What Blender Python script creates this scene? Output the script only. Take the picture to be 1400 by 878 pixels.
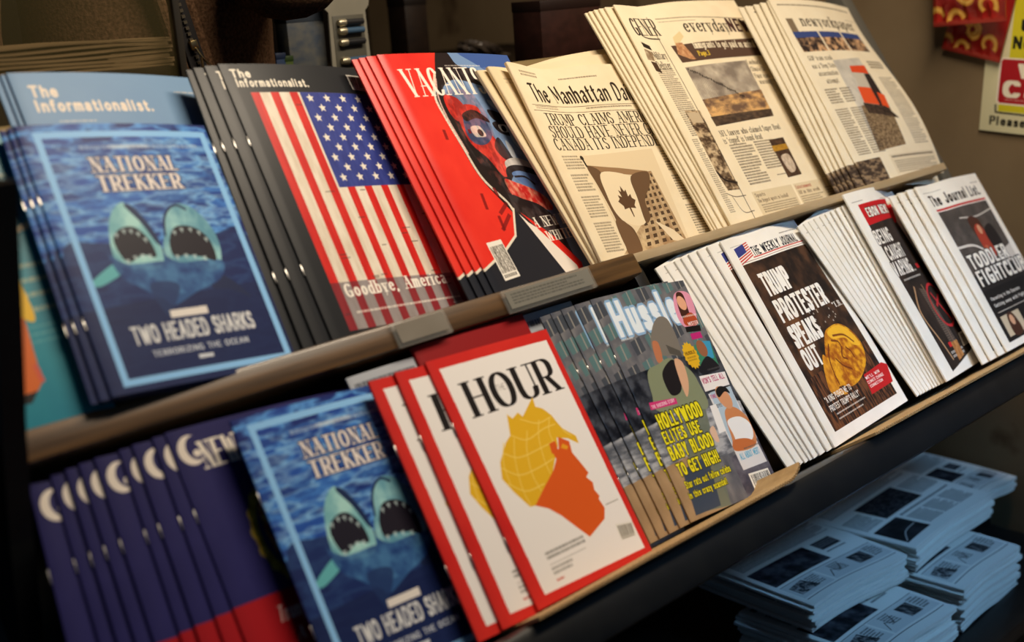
import bpy, bmesh, math
import numpy as np
from mathutils import Matrix, Vector, Quaternion
for o in list(bpy.data.objects): bpy.data.objects.remove(o)
S = bpy.context.scene
C = S.collection
# ---------------------------------------------------------------- camera, sky, lights, exposure
cam_data = bpy.data.cameras.new('camera'); cam = bpy.data.objects.new('camera', cam_data); C.objects.link(cam); S.camera = cam
cam.matrix_world = Matrix([[0.718087, 0.228074, -0.657521, 0.0], [-0.692733, 0.143449, -0.706784, 0.0], [-0.066879, 0.963018, 0.261003, 1.5], [0.0, 0.0, 0.0, 1.0]])
cam_data.sensor_width = 36.; cam_data.lens = 36.*1690.12/1400.; cam_data.clip_start = .02
cam_data.dof.use_dof = True; cam_data.dof.focus_distance = 1.50; cam_data.dof.aperture_fstop = 3.3
wd = bpy.data.worlds.new('street_light'); S.world = wd; wd.use_nodes = True
bg = wd.node_tree.nodes['Background']; bg.inputs[0].default_value = (.30, .58, 1., 1); bg.inputs[1].default_value = .05
def area(name, loc, target, sx, sy, power, col):
    l = bpy.data.lights.new(name, 'AREA'); l.shape = 'RECTANGLE'; l.size = sx; l.size_y = sy; l.energy = power; l.color = col
    o = bpy.data.objects.new(name, l); C.objects.link(o); o.location = loc
    o.rotation_euler = (Vector(target)-Vector(loc)).to_track_quat('-Z', 'Y').to_euler(); return o
area('kiosk_lamp_light', (1.15, .50, 2.44), (1.1, .95, 1.1), 1.1, .2, 29., (1., .84, .64))
day = area('street_daylight', (1.55, -1.0, 2.55), (1.62, .86, .60), .7, .4, 1.3, (.27, .58, 1.)); day.data.spread = math.radians(32)
vs = S.view_settings; vs.view_transform = 'Standard'; vs.look = 'None'; vs.exposure = .10; vs.gamma = 1.; vs.use_curve_mapping = False
# ---------------------------------------------------------------- helpers
TH = math.radians(33.); EYE = 1.5
def W(x, v, d):
    # rack coordinates: x along the rack, v up the leaning panel, d away from the eye
    return Vector((x, v*math.sin(TH)+d*math.cos(TH), EYE+v*math.cos(TH)-d*math.sin(TH)))
VX = Vector((1, 0, 0)); VV = Vector((0, math.sin(TH), math.cos(TH))); VD = Vector((0, math.cos(TH), -math.sin(TH)))
RACK = Matrix((VX, VD, VV)).transposed()           # columns: along, away, up the lean
MATS = {}
def mat(name, col, rough=.6, metal=0., spec=.5, noise=None, bump=0., coat=0., trans=0., alpha=1.):
    if name in MATS: return MATS[name]
    m = bpy.data.materials.new(name); m.use_nodes = True; nt = m.node_tree; b = nt.nodes['Principled BSDF']
    b.inputs['Base Color'].default_value = (*col, 1); b.inputs['Roughness'].default_value = rough; b.inputs['Metallic'].default_value = metal
    b.inputs['Specular IOR Level'].default_value = spec; b.inputs['Coat Weight'].default_value = coat; b.inputs['Transmission Weight'].default_value = trans; b.inputs['Alpha'].default_value = alpha
    if noise:
        c2, scale, stretch, detail = noise
        tc = nt.nodes.new('ShaderNodeTexCoord'); mp = nt.nodes.new('ShaderNodeMapping'); mp.inputs['Scale'].default_value = stretch
        n = nt.nodes.new('ShaderNodeTexNoise'); n.inputs['Scale'].default_value = scale; n.inputs['Detail'].default_value = detail
        r = nt.nodes.new('ShaderNodeValToRGB'); r.color_ramp.elements[0].color = (*col, 1); r.color_ramp.elements[1].color = (*c2, 1); r.color_ramp.elements[0].position = .35; r.color_ramp.elements[1].position = .65
        nt.links.new(tc.outputs['Object'], mp.inputs['Vector']); nt.links.new(mp.outputs['Vector'], n.inputs['Vector']); nt.links.new(n.outputs['Fac'], r.inputs['Fac']); nt.links.new(r.outputs['Color'], b.inputs['Base Color'])
        if bump:
            bp = nt.nodes.new('ShaderNodeBump'); bp.inputs['Strength'].default_value = bump; bp.inputs['Distance'].default_value = .002
            nt.links.new(n.outputs['Fac'], bp.inputs['Height']); nt.links.new(bp.outputs['Normal'], b.inputs['Normal'])
    MATS[name] = m; return m
def print_mat(key, rough, coat=0.):
    name = 'print_'+key
    if name in MATS: return MATS[name]
    m = bpy.data.materials.new(name); m.use_nodes = True; nt = m.node_tree; b = nt.nodes['Principled BSDF']
    t = nt.nodes.new('ShaderNodeTexImage'); t.image = ART[key].image(name); t.extension = 'EXTEND'
    nt.links.new(t.outputs['Color'], b.inputs['Base Color']); b.inputs['Roughness'].default_value = rough; b.inputs['Specular IOR Level'].default_value = .18; b.inputs['Coat Weight'].default_value = coat; b.inputs['Coat Roughness'].default_value = .25
    MATS[name] = m; return m
def obj(name, bm, m, parent=None, smooth=True, uv=None):
    me = bpy.data.meshes.new(name); bm.normal_update(); bm.to_mesh(me); bm.free(); me.materials.append(m)
    if smooth:
        me.polygons.foreach_set('use_smooth', [True]*len(me.polygons)); me.set_sharp_from_angle(angle=math.radians(35))
    o = bpy.data.objects.new(name, me); C.objects.link(o)
    if parent: o.parent = parent
    return o
def tag(o, label, cat, group=None):
    o['label'] = label; o['category'] = cat
    if group: o['group'] = group
    return o
def thing(name, label, cat, loc=(0, 0, 0), group=None, rot=None):
    o = bpy.data.objects.new(name, None); C.objects.link(o); o.empty_display_size = .03
    o.matrix_world = Matrix.Translation(loc) @ (rot.to_4x4() if rot else Matrix())
    return tag(o, label, cat, group)
def dup(root, loc, label=None, group=None, lean=0.):
    r = root.copy(); C.objects.link(r); r.location = loc
    if lean: r.rotation_mode = 'QUATERNION'; r.rotation_quaternion = Quaternion(VD, math.radians(lean))
    if label: r['label'] = label
    if group: r['group'] = group
    for ch in list(root.children):
        c = ch.copy(); C.objects.link(c); c.parent = r
        for g in ch.children:
            d = g.copy(); C.objects.link(d); d.parent = c
    return r
def struct(o): o['kind'] = 'structure'; return o
def add_box(bm, lo, hi, M=None, bev=0.):
    r = bmesh.ops.create_cube(bm, size=1.); vs_ = r['verts']
    for v in vs_: v.co = Vector([lo[i]+(v.co[i]+.5)*(hi[i]-lo[i]) for i in range(3)])
    if bev:
        es = list({e for v in vs_ for e in v.link_edges}); q = bmesh.ops.bevel(bm, geom=es, offset=bev, segments=2, profile=.5, affect='EDGES'); vs_ = list({v for f in q['faces'] for v in f.verts} | {v for v in vs_ if v.is_valid})
    if M:
        for v in vs_: v.co = M @ v.co
    return vs_
def box_bm(lo, hi, bev=0., M=None): bm = bmesh.new(); add_box(bm, lo, hi, M, bev); return bm
def tube(bm, pts, r, n=8, cap=True):
    pts = [Vector(p) for p in pts]; rings = []
    for i, p in enumerate(pts):
        t = (pts[min(i+1, len(pts)-1)]-pts[max(i-1, 0)]).normalized(); a = t.orthogonal().normalized() if abs(t.z) > .9 else t.cross(Vector((0, 0, 1))).normalized(); b = t.cross(a)
        rr = r[i] if isinstance(r, (list, tuple)) else r
        rings.append([bm.verts.new(p+(a*math.cos(k*2*math.pi/n)+b*math.sin(k*2*math.pi/n))*rr) for k in range(n)])
    for A, B in zip(rings[:-1], rings[1:]):
        for k in range(n): bm.faces.new((A[k], A[(k+1) % n], B[(k+1) % n], B[k]))
    if cap: bm.faces.new(rings[0][::-1]); bm.faces.new(rings[-1])
ORD = ['', 'first', 'second', 'third', 'fourth', 'fifth', 'sixth', 'seventh', 'eighth', 'ninth', 'tenth', 'eleventh', 'twelfth', 'thirteenth', 'fourteenth', 'fifteenth']
# ---------------------------------------------------------------- printed art (drawn by code, no files)
FONT = {
'A':(72,"-0,0 36,100|36,100 72,0|13,36 59,36"),'B':(60,"0,0 0,100|~0,100 38,100 54,90 56,76 50,60 36,53 0,53|~0,53 40,53 58,42 60,26 56,10 40,0 0,0"),
'C':(66,"~64,82 52,97 34,100 14,90 2,66 2,34 14,10 34,0 52,3 66,18"),'D':(66,"0,0 0,100|~0,100 30,100 54,88 66,62 66,38 54,12 30,0 0,0"),
'E':(54,"0,0 0,100|0,100 54,100|0,52 44,52|0,0 56,0"),'F':(52,"0,0 0,100|0,100 54,100|0,52 42,52"),
'G':(70,"~64,84 52,97 34,100 14,90 2,66 2,34 14,10 34,0 54,4 68,18|68,4 68,44|42,44 68,44"),'H':(66,"0,0 0,100|66,0 66,100|0,52 66,52"),
'I':(2,"0,0 0,100"),'J':(44,"44,100 44,24|~44,24 38,6 22,0 8,5 0,20"),'K':(64,"0,0 0,100|-62,100 0,42|22,60 66,0"),'L':(52,"0,0 0,100|0,0 54,0"),
'M':(84,"-0,0 0,100|0,100 42,20|-42,20 84,100|84,100 84,0"),'N':(68,"-0,0 0,100|0,100 68,0|-68,0 68,100"),
'O':(74,"~37,100 14,90 1,66 1,34 14,8 37,0 60,8 73,34 73,66 60,90 37,100"),'P':(58,"0,0 0,100|~0,100 38,100 56,90 60,74 56,56 38,47 0,47"),
'Q':(74,"~37,100 14,90 1,66 1,34 14,8 37,0 60,8 73,34 73,66 60,90 37,100|44,24 74,-8"),'R':(62,"0,0 0,100|~0,100 38,100 56,90 60,74 56,56 38,47 0,47|30,47 64,0"),
'S':(56,"~54,82 42,97 26,100 8,93 2,76 10,60 28,52 48,42 56,26 48,8 28,0 10,4 0,20"),'T':(64,"32,0 32,100|0,100 64,100"),
'U':(66,"0,100 0,30|~0,30 8,8 33,0 58,8 66,30|-66,30 66,100"),'V':(70,"0,100 35,0|-35,0 70,100"),'W':(100,"0,100 26,0|-26,0 50,86|50,86 74,0|-74,0 100,100"),
'X':(68,"0,100 68,0|-0,0 68,100"),'Y':(68,"0,100 34,46|-68,100 34,46|34,46 34,0"),'Z':(62,"0,100 62,100|62,100 0,0|0,0 62,0"),
'a':(46,"~4,56 14,65 28,66 42,58 44,44|44,44 44,0|~44,40 22,36 4,26 2,10 14,0 30,4 44,18"),'b':(50,"0,0 0,100|~0,46 12,62 28,66 44,56 50,34 44,10 28,0 12,4 0,20"),
'c':(44,"~44,54 34,64 24,66 8,56 0,34 8,10 24,0 36,4 45,14"),'d':(50,"50,0 50,100|~50,46 38,62 22,66 6,56 0,34 6,10 22,0 38,4 50,20"),
'e':(48,"2,36 48,36|~48,36 44,56 26,66 8,56 0,34 8,10 26,0 38,4 47,14"),'f':(34,"~34,96 24,100 14,94 12,80|12,80 12,0|0,64 30,64"),
'g':(48,"48,66 48,-14|~48,-14 42,-28 24,-32 6,-24|~48,46 38,62 22,66 6,56 0,34 6,10 22,2 38,6 48,20"),'h':(46,"0,0 0,100|~0,44 14,62 28,66 42,58 46,42|46,42 46,0"),
'i':(2,"0,0 0,66|0,86 0,90"),'j':(10,"10,66 10,-16|~10,-16 4,-28 -10,-30|10,86 10,90"),'k':(46,"0,0 0,100|42,66 0,26|16,40 48,0"),'l':(2,"0,0 0,100"),
'm':(74,"0,0 0,66|~0,44 12,62 24,66 36,58 37,42|37,42 37,0|~37,44 50,62 60,66 72,58 74,42|74,42 74,0"),'n':(46,"0,0 0,66|~0,44 14,62 28,66 42,58 46,42|46,42 46,0"),
'o':(50,"~25,66 8,56 0,33 8,10 25,0 42,10 50,33 42,56 25,66"),'p':(50,"0,-30 0,66|~0,46 12,62 28,66 44,56 50,34 44,10 28,0 12,4 0,20"),
'q':(50,"50,-30 50,66|~50,46 38,62 22,66 6,56 0,34 6,10 22,0 38,4 50,20"),'r':(30,"0,0 0,66|~0,40 10,58 20,65 32,64"),
's':(40,"~38,54 28,64 18,66 4,58 4,44 20,36 36,28 40,14 30,2 16,0 0,10"),'t':(32,"12,90 12,14|~12,14 16,2 26,0 34,6|0,66 30,66"),
'u':(46,"0,66 0,24|~0,24 4,8 18,0 32,4 46,22|46,66 46,0"),'v':(46,"0,66 23,0|-23,0 46,66"),'w':(70,"0,66 18,0|-18,0 35,58|35,58 52,0|-52,0 70,66"),
'x':(46,"0,66 46,0|-0,0 46,66"),'y':(46,"0,66 23,0|-46,66 23,0|-23,0 10,-30"),'z':(42,"0,66 42,66|42,66 0,0|0,0 42,0"),
'.':(4,"2,0 2,4"),',':(6,"4,4 0,-14"),"'":(4,"2,100 0,78"),'"':(20,"2,100 0,78|18,100 16,78"),'!':(4,"2,100 2,34|2,0 2,4"),'?':(46,"~0,80 10,97 26,100 44,90 44,72 30,54 22,40 22,28|22,0 22,4"),
':':(4,"2,0 2,4|2,50 2,54"),'-':(28,"0,36 28,36"),' ':(26,""),
'0':(56,"~28,100 8,88 0,50 8,12 28,0 48,12 56,50 48,88 28,100"),'3':(50,"~2,86 16,100 38,97 46,80 38,60 20,54|~20,54 44,48 50,26 42,6 22,0 4,8 0,20"),'9':(50,"~48,70 40,48 22,42 4,54 2,78 14,97 30,100 46,88 50,60 44,20 28,2 8,4"),
}
# style: pen half widths (fraction of cap height), nib angle, serif half length, letter gap, square pen
STYLES = {'sans':(.085,.08,0,0,.24,0),'bold':(.115,.07,0,0,.24,1),'block':(.14,.075,0,0,.30,1),'fat':(.17,.08,0,0,.32,1),
 'serif':(.105,.03,0,.21,.26,0),'didot':(.125,.02,0,.23,.20,0),'serifb':(.15,.04,0,.27,.26,0),'thin':(.03,.03,0,0,.2,0),'black':(.105,.022,45,.10,.22,0),'round':(.135,.10,0,0,.24,0)}
def crom(p, n=8):
    p = np.asarray(p, float); q = np.vstack([2*p[0]-p[1], p, 2*p[-1]-p[-2]])
    if np.allclose(p[0], p[-1]): q[0], q[-1] = p[-2], p[1]
    out = []
    for i in range(1, len(q)-2):
        a, b, c, d = q[i-1], q[i], q[i+1], q[i+2]
        for t in np.arange(n)/n:
            out.append(.5*(2*b+(c-a)*t+(2*a-5*b+4*c-d)*t*t+(3*b-a-3*c+d)*t**3))
    out.append(p[-1]); return np.array(out)
def rng(seed): return np.random.default_rng(seed)
def fbm(h, w, cell, seed, octs=4):
    r = rng(seed); out = np.zeros((h, w)); amp = 1.; tot = 0
    for o in range(octs):
        cx = max(cell[0]/2**o, 1.); cy = max(cell[1]/2**o, 1.)
        gh, gw = int(h/cy)+3, int(w/cx)+3
        g = r.random((gh, gw))
        yy = np.arange(h)/cy; xx = np.arange(w)/cx
        y0 = yy.astype(int); x0 = xx.astype(int); fy = (yy-y0)[:, None]; fx = (xx-x0)[None]
        fy = fy*fy*(3-2*fy); fx = fx*fx*(3-2*fx)
        a = g[y0][:, x0]*(1-fx)+g[y0][:, x0+1]*fx; b = g[y0+1][:, x0]*(1-fx)+g[y0+1][:, x0+1]*fx
        out += amp*(a*(1-fy)+b*fy); tot += amp; amp *= .5
    return np.clip((out/tot-.5)*1.6+.5, 0, 1)
class Sheet:
    def __init__(s, w, h, bg):
        s.w, s.h = w, h; s.a = np.zeros((h, w, 3), np.float32); s.a[:] = np.array(bg)/255.
    def _px(s, pts): return np.array(pts, float)*[s.w, s.h]
    def put(s, m, x0, y0, col, al=1.):
        # composite mask m (rows, cols) at integer pixel x0,y0
        h, w = m.shape; X0, Y0 = max(x0, 0), max(y0, 0); X1, Y1 = min(x0+w, s.w), min(y0+h, s.h)
        if X1 <= X0 or Y1 <= Y0: return
        mm = (m[Y0-y0:Y1-y0, X0-x0:X1-x0]*al)[..., None]
        c = np.asarray(col, float)/255.
        if c.ndim == 3: c = c[Y0-y0:Y1-y0, X0-x0:X1-x0]
        s.a[Y0:Y1, X0:X1] = s.a[Y0:Y1, X0:X1]*(1-mm)+c*mm
    def mask(s, pts):
        p = s._px(pts); x0, y0 = np.floor(p.min(0)).astype(int)-1; x1, y1 = np.ceil(p.max(0)).astype(int)+1
        x0, y0 = max(x0, -4), max(y0, -4); x1, y1 = min(x1, s.w+4), min(y1, s.h+4)
        if x1 <= x0 or y1 <= y0: return None
        Y, Xc = np.arange(y0, y1)+.5, np.arange(x0, x1)+.5
        acc = np.zeros((y1-y0, x1-x0))
        for dy in (-.25, .25):
            ins = np.zeros((y1-y0, x1-x0), bool)
            for a, b in zip(p, np.roll(p, -1, 0)):
                yy = Y+dy; c = (a[1] > yy) != (b[1] > yy)
                if not c.any(): continue
                xi = a[0]+(yy[c]-a[1])*(b[0]-a[0])/(b[1]-a[1])
                ins[c] ^= Xc[None] < xi[:, None]
            acc += ins*.5
        return acc, x0, y0
    def poly(s, pts, col, al=1., smooth=False):
        if smooth: pts = crom(list(pts)+[pts[0]], 6)
        r = s.mask(pts)
        if r: s.put(r[0], r[1], r[2], col, al)
    def rect(s, x0, y0, x1, y1, col, al=1.): s.poly([(x0, y0), (x1, y0), (x1, y1), (x0, y1)], col, al)
    def ell(s, cx, cy, rx, ry, col, al=1., rot=0):
        t = np.linspace(0, 2*np.pi, 28, endpoint=False); c, k = math.cos(math.radians(rot)), math.sin(math.radians(rot))
        x = rx*np.cos(t); y = ry*np.sin(t)
        s.poly(np.stack([cx+x*c-y*k, cy+x*k+y*c], 1), col, al)
    def line(s, pts, wd, col, al=1., smooth=False):
        # wd as a fraction of the width
        p = crom(pts, 6) if smooth else np.asarray(pts, float)
        for a, b in zip(p[:-1], p[1:]):
            A, B = s._px([a])[0], s._px([b])[0]; d = B-A; L = np.hypot(*d)
            if L < 1e-6: continue
            n = np.array([-d[1], d[0]])/L*wd*s.w*.5; e = d/L*wd*s.w*.2
            s.poly((np.array([A-e+n, B+e+n, B+e-n, A-e-n]))/[s.w, s.h], col, al)
    def tex(s, pts, c1, c2, cell, seed, al=1., gain=1., smooth=False, octs=4, c3=None, streak=None):
        # a mottled photograph area: two or three inks mixed by noise; cell in px
        if smooth: pts = crom(list(pts)+[pts[0]], 6)
        r = s.mask(pts)
        if not r: return
        m, x0, y0 = r; h, w = m.shape
        f = np.clip((fbm(h, w, cell, seed, octs)-.5)*gain+.5, 0, 1)[..., None]
        c1, c2 = np.array(c1, float), np.array(c2, float)
        if c3 is None: col = c1*(1-f)+c2*f
        else:
            c3 = np.array(c3, float); col = np.where(f < .5, c1*(1-2*f)+c2*2*f, c2*(2-2*f)+c3*(2*f-1))
        s.put(m, x0, y0, col, al)
    def text(s, t, x, y, h, col, style='sans', w=None, al=1., shear=0., outline=None, gap=None):
        # x, y: left end of the baseline; h cap height in sheet heights; w total width in sheet widths
        rx, ry, ang, ser, sp, sq = STYLES[style]; H = h*s.h
        if H < 1.5: return
        if gap is not None: sp = gap
        ss = 3 if H < 12 else 2
        adv = 0; strokes = []
        for ch in t:
            wd, d = FONT.get(ch, FONT[' ']); wd /= 100.
            for part in (d.split('|') if d else []):
                sm = part[0] == '~'; th = part[0] == '-'; part = part[1:] if th else part; pts = np.array([[float(v) for v in q.split(',')] for q in part.lstrip('~').split()])/100.
                if sm: pts = crom(pts, 6)
                strokes.append((pts+[adv, 0], sm, th and ser > 0))
            adv += wd+sp+2*rx*(.7 if wd > .1 else 1.)
        adv -= sp
        W = w*s.w if w else adv*H
        kx = W/adv*ss; ky = H*ss; pad = int(.35*H*ss)+3
        mw, mh = int(W*ss)+2*pad, int(1.1*H*ss)+2*pad
        M = np.zeros((mh, mw), np.float32); base = mh-pad-1
        def pen(a, b, rot, square):
            a, b = max(a, .55), max(b, .55); R = int(math.ceil(max(a, b)))+1
            yy, xx = np.mgrid[-R:R+1, -R:R+1].astype(float); c, k = math.cos(rot), math.sin(rot)
            u, v = xx*c-yy*k, xx*k+yy*c
            q = np.maximum(abs(u)/a, abs(v)/b) if square else np.hypot(u/a, v/b)
            return np.clip((1-q)*min(a, b)+.5, 0, 1).astype(np.float32), R
        pk, R = pen(rx*max(kx, .52*ky) if not ang else rx*ky*.8, ry*ky, math.radians(ang), sq)
        def stamp(P, R, px, py):
            ix, iy = int(round(px)), int(round(py))
            y0, x0 = iy-R, ix-R
            if y0 < 0 or x0 < 0 or y0+2*R+1 > mh or x0+2*R+1 > mw: return
            v = M[y0:y0+2*R+1, x0:x0+2*R+1]; np.maximum(v, P, out=v)
        sk = pen(ser*kx, max(ry*ky*.9, .6), 0, True) if ser else None
        pt, Rt = pen(max(rx*kx*.3, .8), ry*ky, 0, False)
        for pts, sm, th in strokes:
            q = np.stack([pad+rx*kx+pts[:, 0]*kx+shear*pts[:, 1]*ky, base-ry*ky-pts[:, 1]*(ky-2*ry*ky)], 1)
            for a, b in zip(q[:-1], q[1:]):
                n = max(1, int(np.hypot(*(b-a))/1.0))
                for i in range(n+1): stamp(pt if th else pk, Rt if th else R, *(a+(b-a)*i/n))
            if ser and not sm:
                d = pts[-1]-pts[0]
                if abs(d[1]) > .45*abs(d[0]):
                    for e, o in ((0, q[0]), (-1, q[-1])):
                        if min(abs(pts[e][1]-v) for v in (0, 1., .66, -.3)) < .02: stamp(sk[0], sk[1], o[0], o[1]+(ry*ky*.2))
        mh2, mw2 = mh//ss, mw//ss
        m = M[:mh2*ss, :mw2*ss].reshape(mh2, ss, mw2, ss).mean((1, 3))
        X0, Y0 = int(round(x*s.w-pad/ss)), int(round(y*s.h-base/ss))
        if outline is not None:
            g = m.copy(); k = max(1, int(round(H*.07)))
            for _ in range(k):
                p = np.pad(g, 1); g = np.max([p[1:-1, 1:-1], p[:-2, 1:-1], p[2:, 1:-1], p[1:-1, :-2], p[1:-1, 2:]], 0)
            s.put(g, X0, Y0, outline, al)
        s.put(m, X0, Y0, col, al)
    def tx(s, t, style, col, q, **k):
        # q: baseline left, baseline right, top left
        (a, b), (c, d), (e, f) = q
        s.text(t, a, (b+d)/2, max(b-f, .004), col, style, w=c-a, **k)
    def greek(s, x0, y0, x1, y1, n, col, seed, al=.8, fill=.62, ragged=.25):
        # n lines of set type too small to read
        r = rng(seed); lh = (y1-y0)/n
        for i in range(n):
            x = x0; end = x1-(r.random()*ragged*(x1-x0) if r.random() < .3 else 0)
            Y0, Y1 = int((y0+i*lh)*s.h), max(int((y0+(i+fill)*lh)*s.h), int((y0+i*lh)*s.h)+1)
            X0, X1 = int(x*s.w), int(end*s.w)
            if X1-X0 < 3: continue
            w = X1-X0; m = np.zeros((Y1-Y0, w)); p = 0
            while p < w:
                L = r.integers(4, 16); seg = min(L, w-p); m[:, p:p+seg] = .45+.55*r.random((Y1-Y0, seg)); p += L+2
            s.put(m, X0, Y0, col, al)
    def bars(s, pts, col, n, seed, bg=(240, 235, 225)):
        # a barcode in the quad pts (TL, TR, BR, BL)
        s.poly(pts, bg); r = rng(seed); a, b, c, d = [np.array(p) for p in pts]
        t = .08
        while t < .92:
            w = r.choice([.012, .02, .03]); p = lambda u, v: tuple((a*(1-u)+b*u)*(1-v)+(d*(1-u)+c*u)*v)
            s.poly([p(t, .12), p(t+w, .12), p(t+w, .82), p(t, .82)], col); t += w+r.choice([.012, .02, .03])
        for i in range(9): s.poly([p(.1+i*.09, .86), p(.15+i*.09, .86), p(.15+i*.09, .94), p(.1+i*.09, .94)], col)
    def image(s, name):
        im = bpy.data.images.new(name, s.w, s.h, alpha=False)
        px = np.ones((s.h, s.w, 4), np.float32); px[..., :3] = np.clip(s.a[::-1], 0, 1)
        im.pixels.foreach_set(px.ravel()); im.update(); im.pack(); return im
INK = (40, 34, 28); PAPER = (236, 224, 200); WHITE = (238, 236, 230)
def box(q): return q
ART = {}
def cover(key, w, h, bg):
    def deco(fn):
        c = Sheet(w, h, bg); fn(c); ART[key] = c; return fn
    return deco
@cover('trekker', 520, 700, (34, 62, 118))
def _(c):
    full = [(0, 0), (1, 0), (1, 1), (0, 1)]
    c.tex(full, (20, 40, 110), (90, 156, 224), (70, 24), 3, c3=(26, 62, 146), gain=1.9, octs=5)
    c.tex([(0, .08), (1, .05), (1, .42), (0, .46)], (40, 96, 184), (172, 218, 246), (60, 18), 5, al=.5, gain=2.2, c3=(26, 60, 134), octs=5)
    c.poly([(0, .5), (.2, .46), (.5, .5), (.8, .46), (1, .48), (1, 1), (0, 1)], (22, 38, 86), .80, True)
    c.poly([(0, .7), (1, .66), (1, 1), (0, 1)], (20, 32, 76), .75)
    # fins, body, the two heads, the two mouths
    c.poly([(.099, .593), (.266, .526), (.287, .558), (.255, .578), (.123, .617)], (96, 178, 186), smooth=True)
    c.poly([(.704, .609), (.802, .644), (.880, .722), (.781, .684), (.680, .669)], (28, 40, 78), smooth=True)
    c.poly([(.272, .512), (.428, .489), (.515, .523), (.639, .513), (.774, .570), (.730, .638), (.586, .679), (.448, .718), (.408, .691), (.330, .651), (.257, .589)], (44, 84, 138), smooth=True)
    c.tex([(.297, .536), (.766, .569), (.678, .657), (.335, .640)], (30, 62, 116), (90, 150, 190), (26, 20), 8, al=.6, gain=1.8, smooth=True)
    c.poly([(.238, .538), (.251, .436), (.295, .357), (.367, .314), (.407, .339), (.460, .416), (.490, .481), (.463, .565), (.367, .575), (.294, .559)], (150, 206, 206), smooth=True)
    c.poly([(.497, .527), (.535, .437), (.580, .369), (.643, .331), (.725, .346), (.791, .409), (.814, .494), (.773, .588), (.689, .605), (.607, .576)], (132, 190, 200), smooth=True)
    c.tex([(.234, .532), (.251, .436), (.295, .357), (.367, .314), (.407, .339), (.460, .416), (.490, .481), (.463, .565), (.367, .575), (.294, .559)], (96, 160, 176), (176, 222, 218), (40, 50), 31, al=.7, gain=1.6, smooth=True)
    c.tex([(.497, .527), (.535, .437), (.580, .369), (.643, .331), (.725, .346), (.791, .409), (.814, .494), (.773, .588), (.689, .605), (.607, .576)], (74, 132, 160), (164, 212, 212), (40, 50), 32, al=.75, gain=1.6, smooth=True)
    c.tex([(.216, .509), (.292, .547), (.471, .549), (.567, .561), (.785, .565), (.760, .628), (.660, .662), (.508, .677), (.366, .654), (.245, .599)], (30, 62, 122), (70, 122, 172), (30, 30), 33, al=.85, gain=1.6, smooth=True)
    c.poly([(.376, .326), (.417, .333), (.471, .411), (.494, .487), (.470, .474), (.431, .397)], (26, 44, 84), smooth=True)
    c.line([(.530, .454), (.560, .386), (.607, .347), (.652, .337), (.695, .356)], .012, (24, 40, 80), smooth=True)
    c.poly([(.265, .451), (.315, .414), (.387, .412), (.438, .461), (.446, .530), (.379, .520), (.302, .542), (.272, .512)], (28, 26, 40), smooth=True)
    c.poly([(.542, .478), (.601, .423), (.699, .428), (.763, .479), (.761, .563), (.687, .546), (.604, .535), (.540, .536)], (30, 26, 38), smooth=True)
    for q in ([(.287, .435), (.329, .423), (.365, .425), (.396, .438), (.422, .462)], [(.587, .443), (.631, .434), (.679, .436), (.720, .450), (.747, .478)], [(.297, .536), (.339, .525), (.378, .522), (.414, .525)], [(.555, .537), (.604, .535), (.649, .541), (.701, .550)]):
        for x, y in q: c.poly([(x-.012, y-.006), (x+.012, y-.006), (x, y+.014)], (196, 220, 220), .8)
    c.poly([(.362, .631), (.509, .643), (.420, .743), (.388, .746)], (30, 52, 100), .8, True)
    fr = (138, 194, 244)
    c.rect(.065, .03, .98, .054, fr); c.rect(.065, .952, .98, .976, fr)
    c.rect(.065, .03, .098, .976, fr); c.rect(.947, .03, .98, .976, fr)
    c.greek(.26, .088, .9, .112, 1, (200, 214, 224), 4, .7); c.rect(.4, .088, .62, .1, (210, 220, 228), .5)
    c.tx('NATIONAL', 'serifb', (236, 226, 220), [(.284, .186), (.737, .202), (.262, .126)], outline=(30, 40, 84))
    c.tx('TREKKER', 'serifb', (236, 226, 220), [(.288, .263), (.727, .277), (.278, .200)], outline=(30, 40, 84))
    c.poly([(.410, .734), (.611, .733), (.608, .762), (.407, .762)], (228, 222, 216))
    c.tx('TWO HEADED SHARKS', 'bold', (216, 218, 220), [(.187, .832), (.835, .852), (.188, .764)])
    c.tx('TERRORIZING THE OCEAN', 'bold', (206, 212, 220), [(.253, .883), (.767, .898), (.253, .861)])
    c.poly([(.476, .907), (.555, .908), (.552, .922), (.473, .921)], (206, 212, 220))
@cover('informed_blue', 420, 640, (118, 152, 190))
def _(c):
    c.tex([(0, 0), (1, 0), (1, 1), (0, 1)], (112, 146, 186), (126, 160, 196), (200, 200), 4)
    c.tx('The', 'round', (240, 224, 206), [(.067, .082), (.199, .082), (.065, .041)]); c.tx('Informationalist.', 'round', (240, 224, 206), [(.072, .128), (.691, .131), (.071, .087)])
    c.greek(.16, .158, .36, .166, 1, (240, 224, 206), 3); c.greek(.86, .055, 1, .063, 1, (240, 224, 206), 5)
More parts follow.
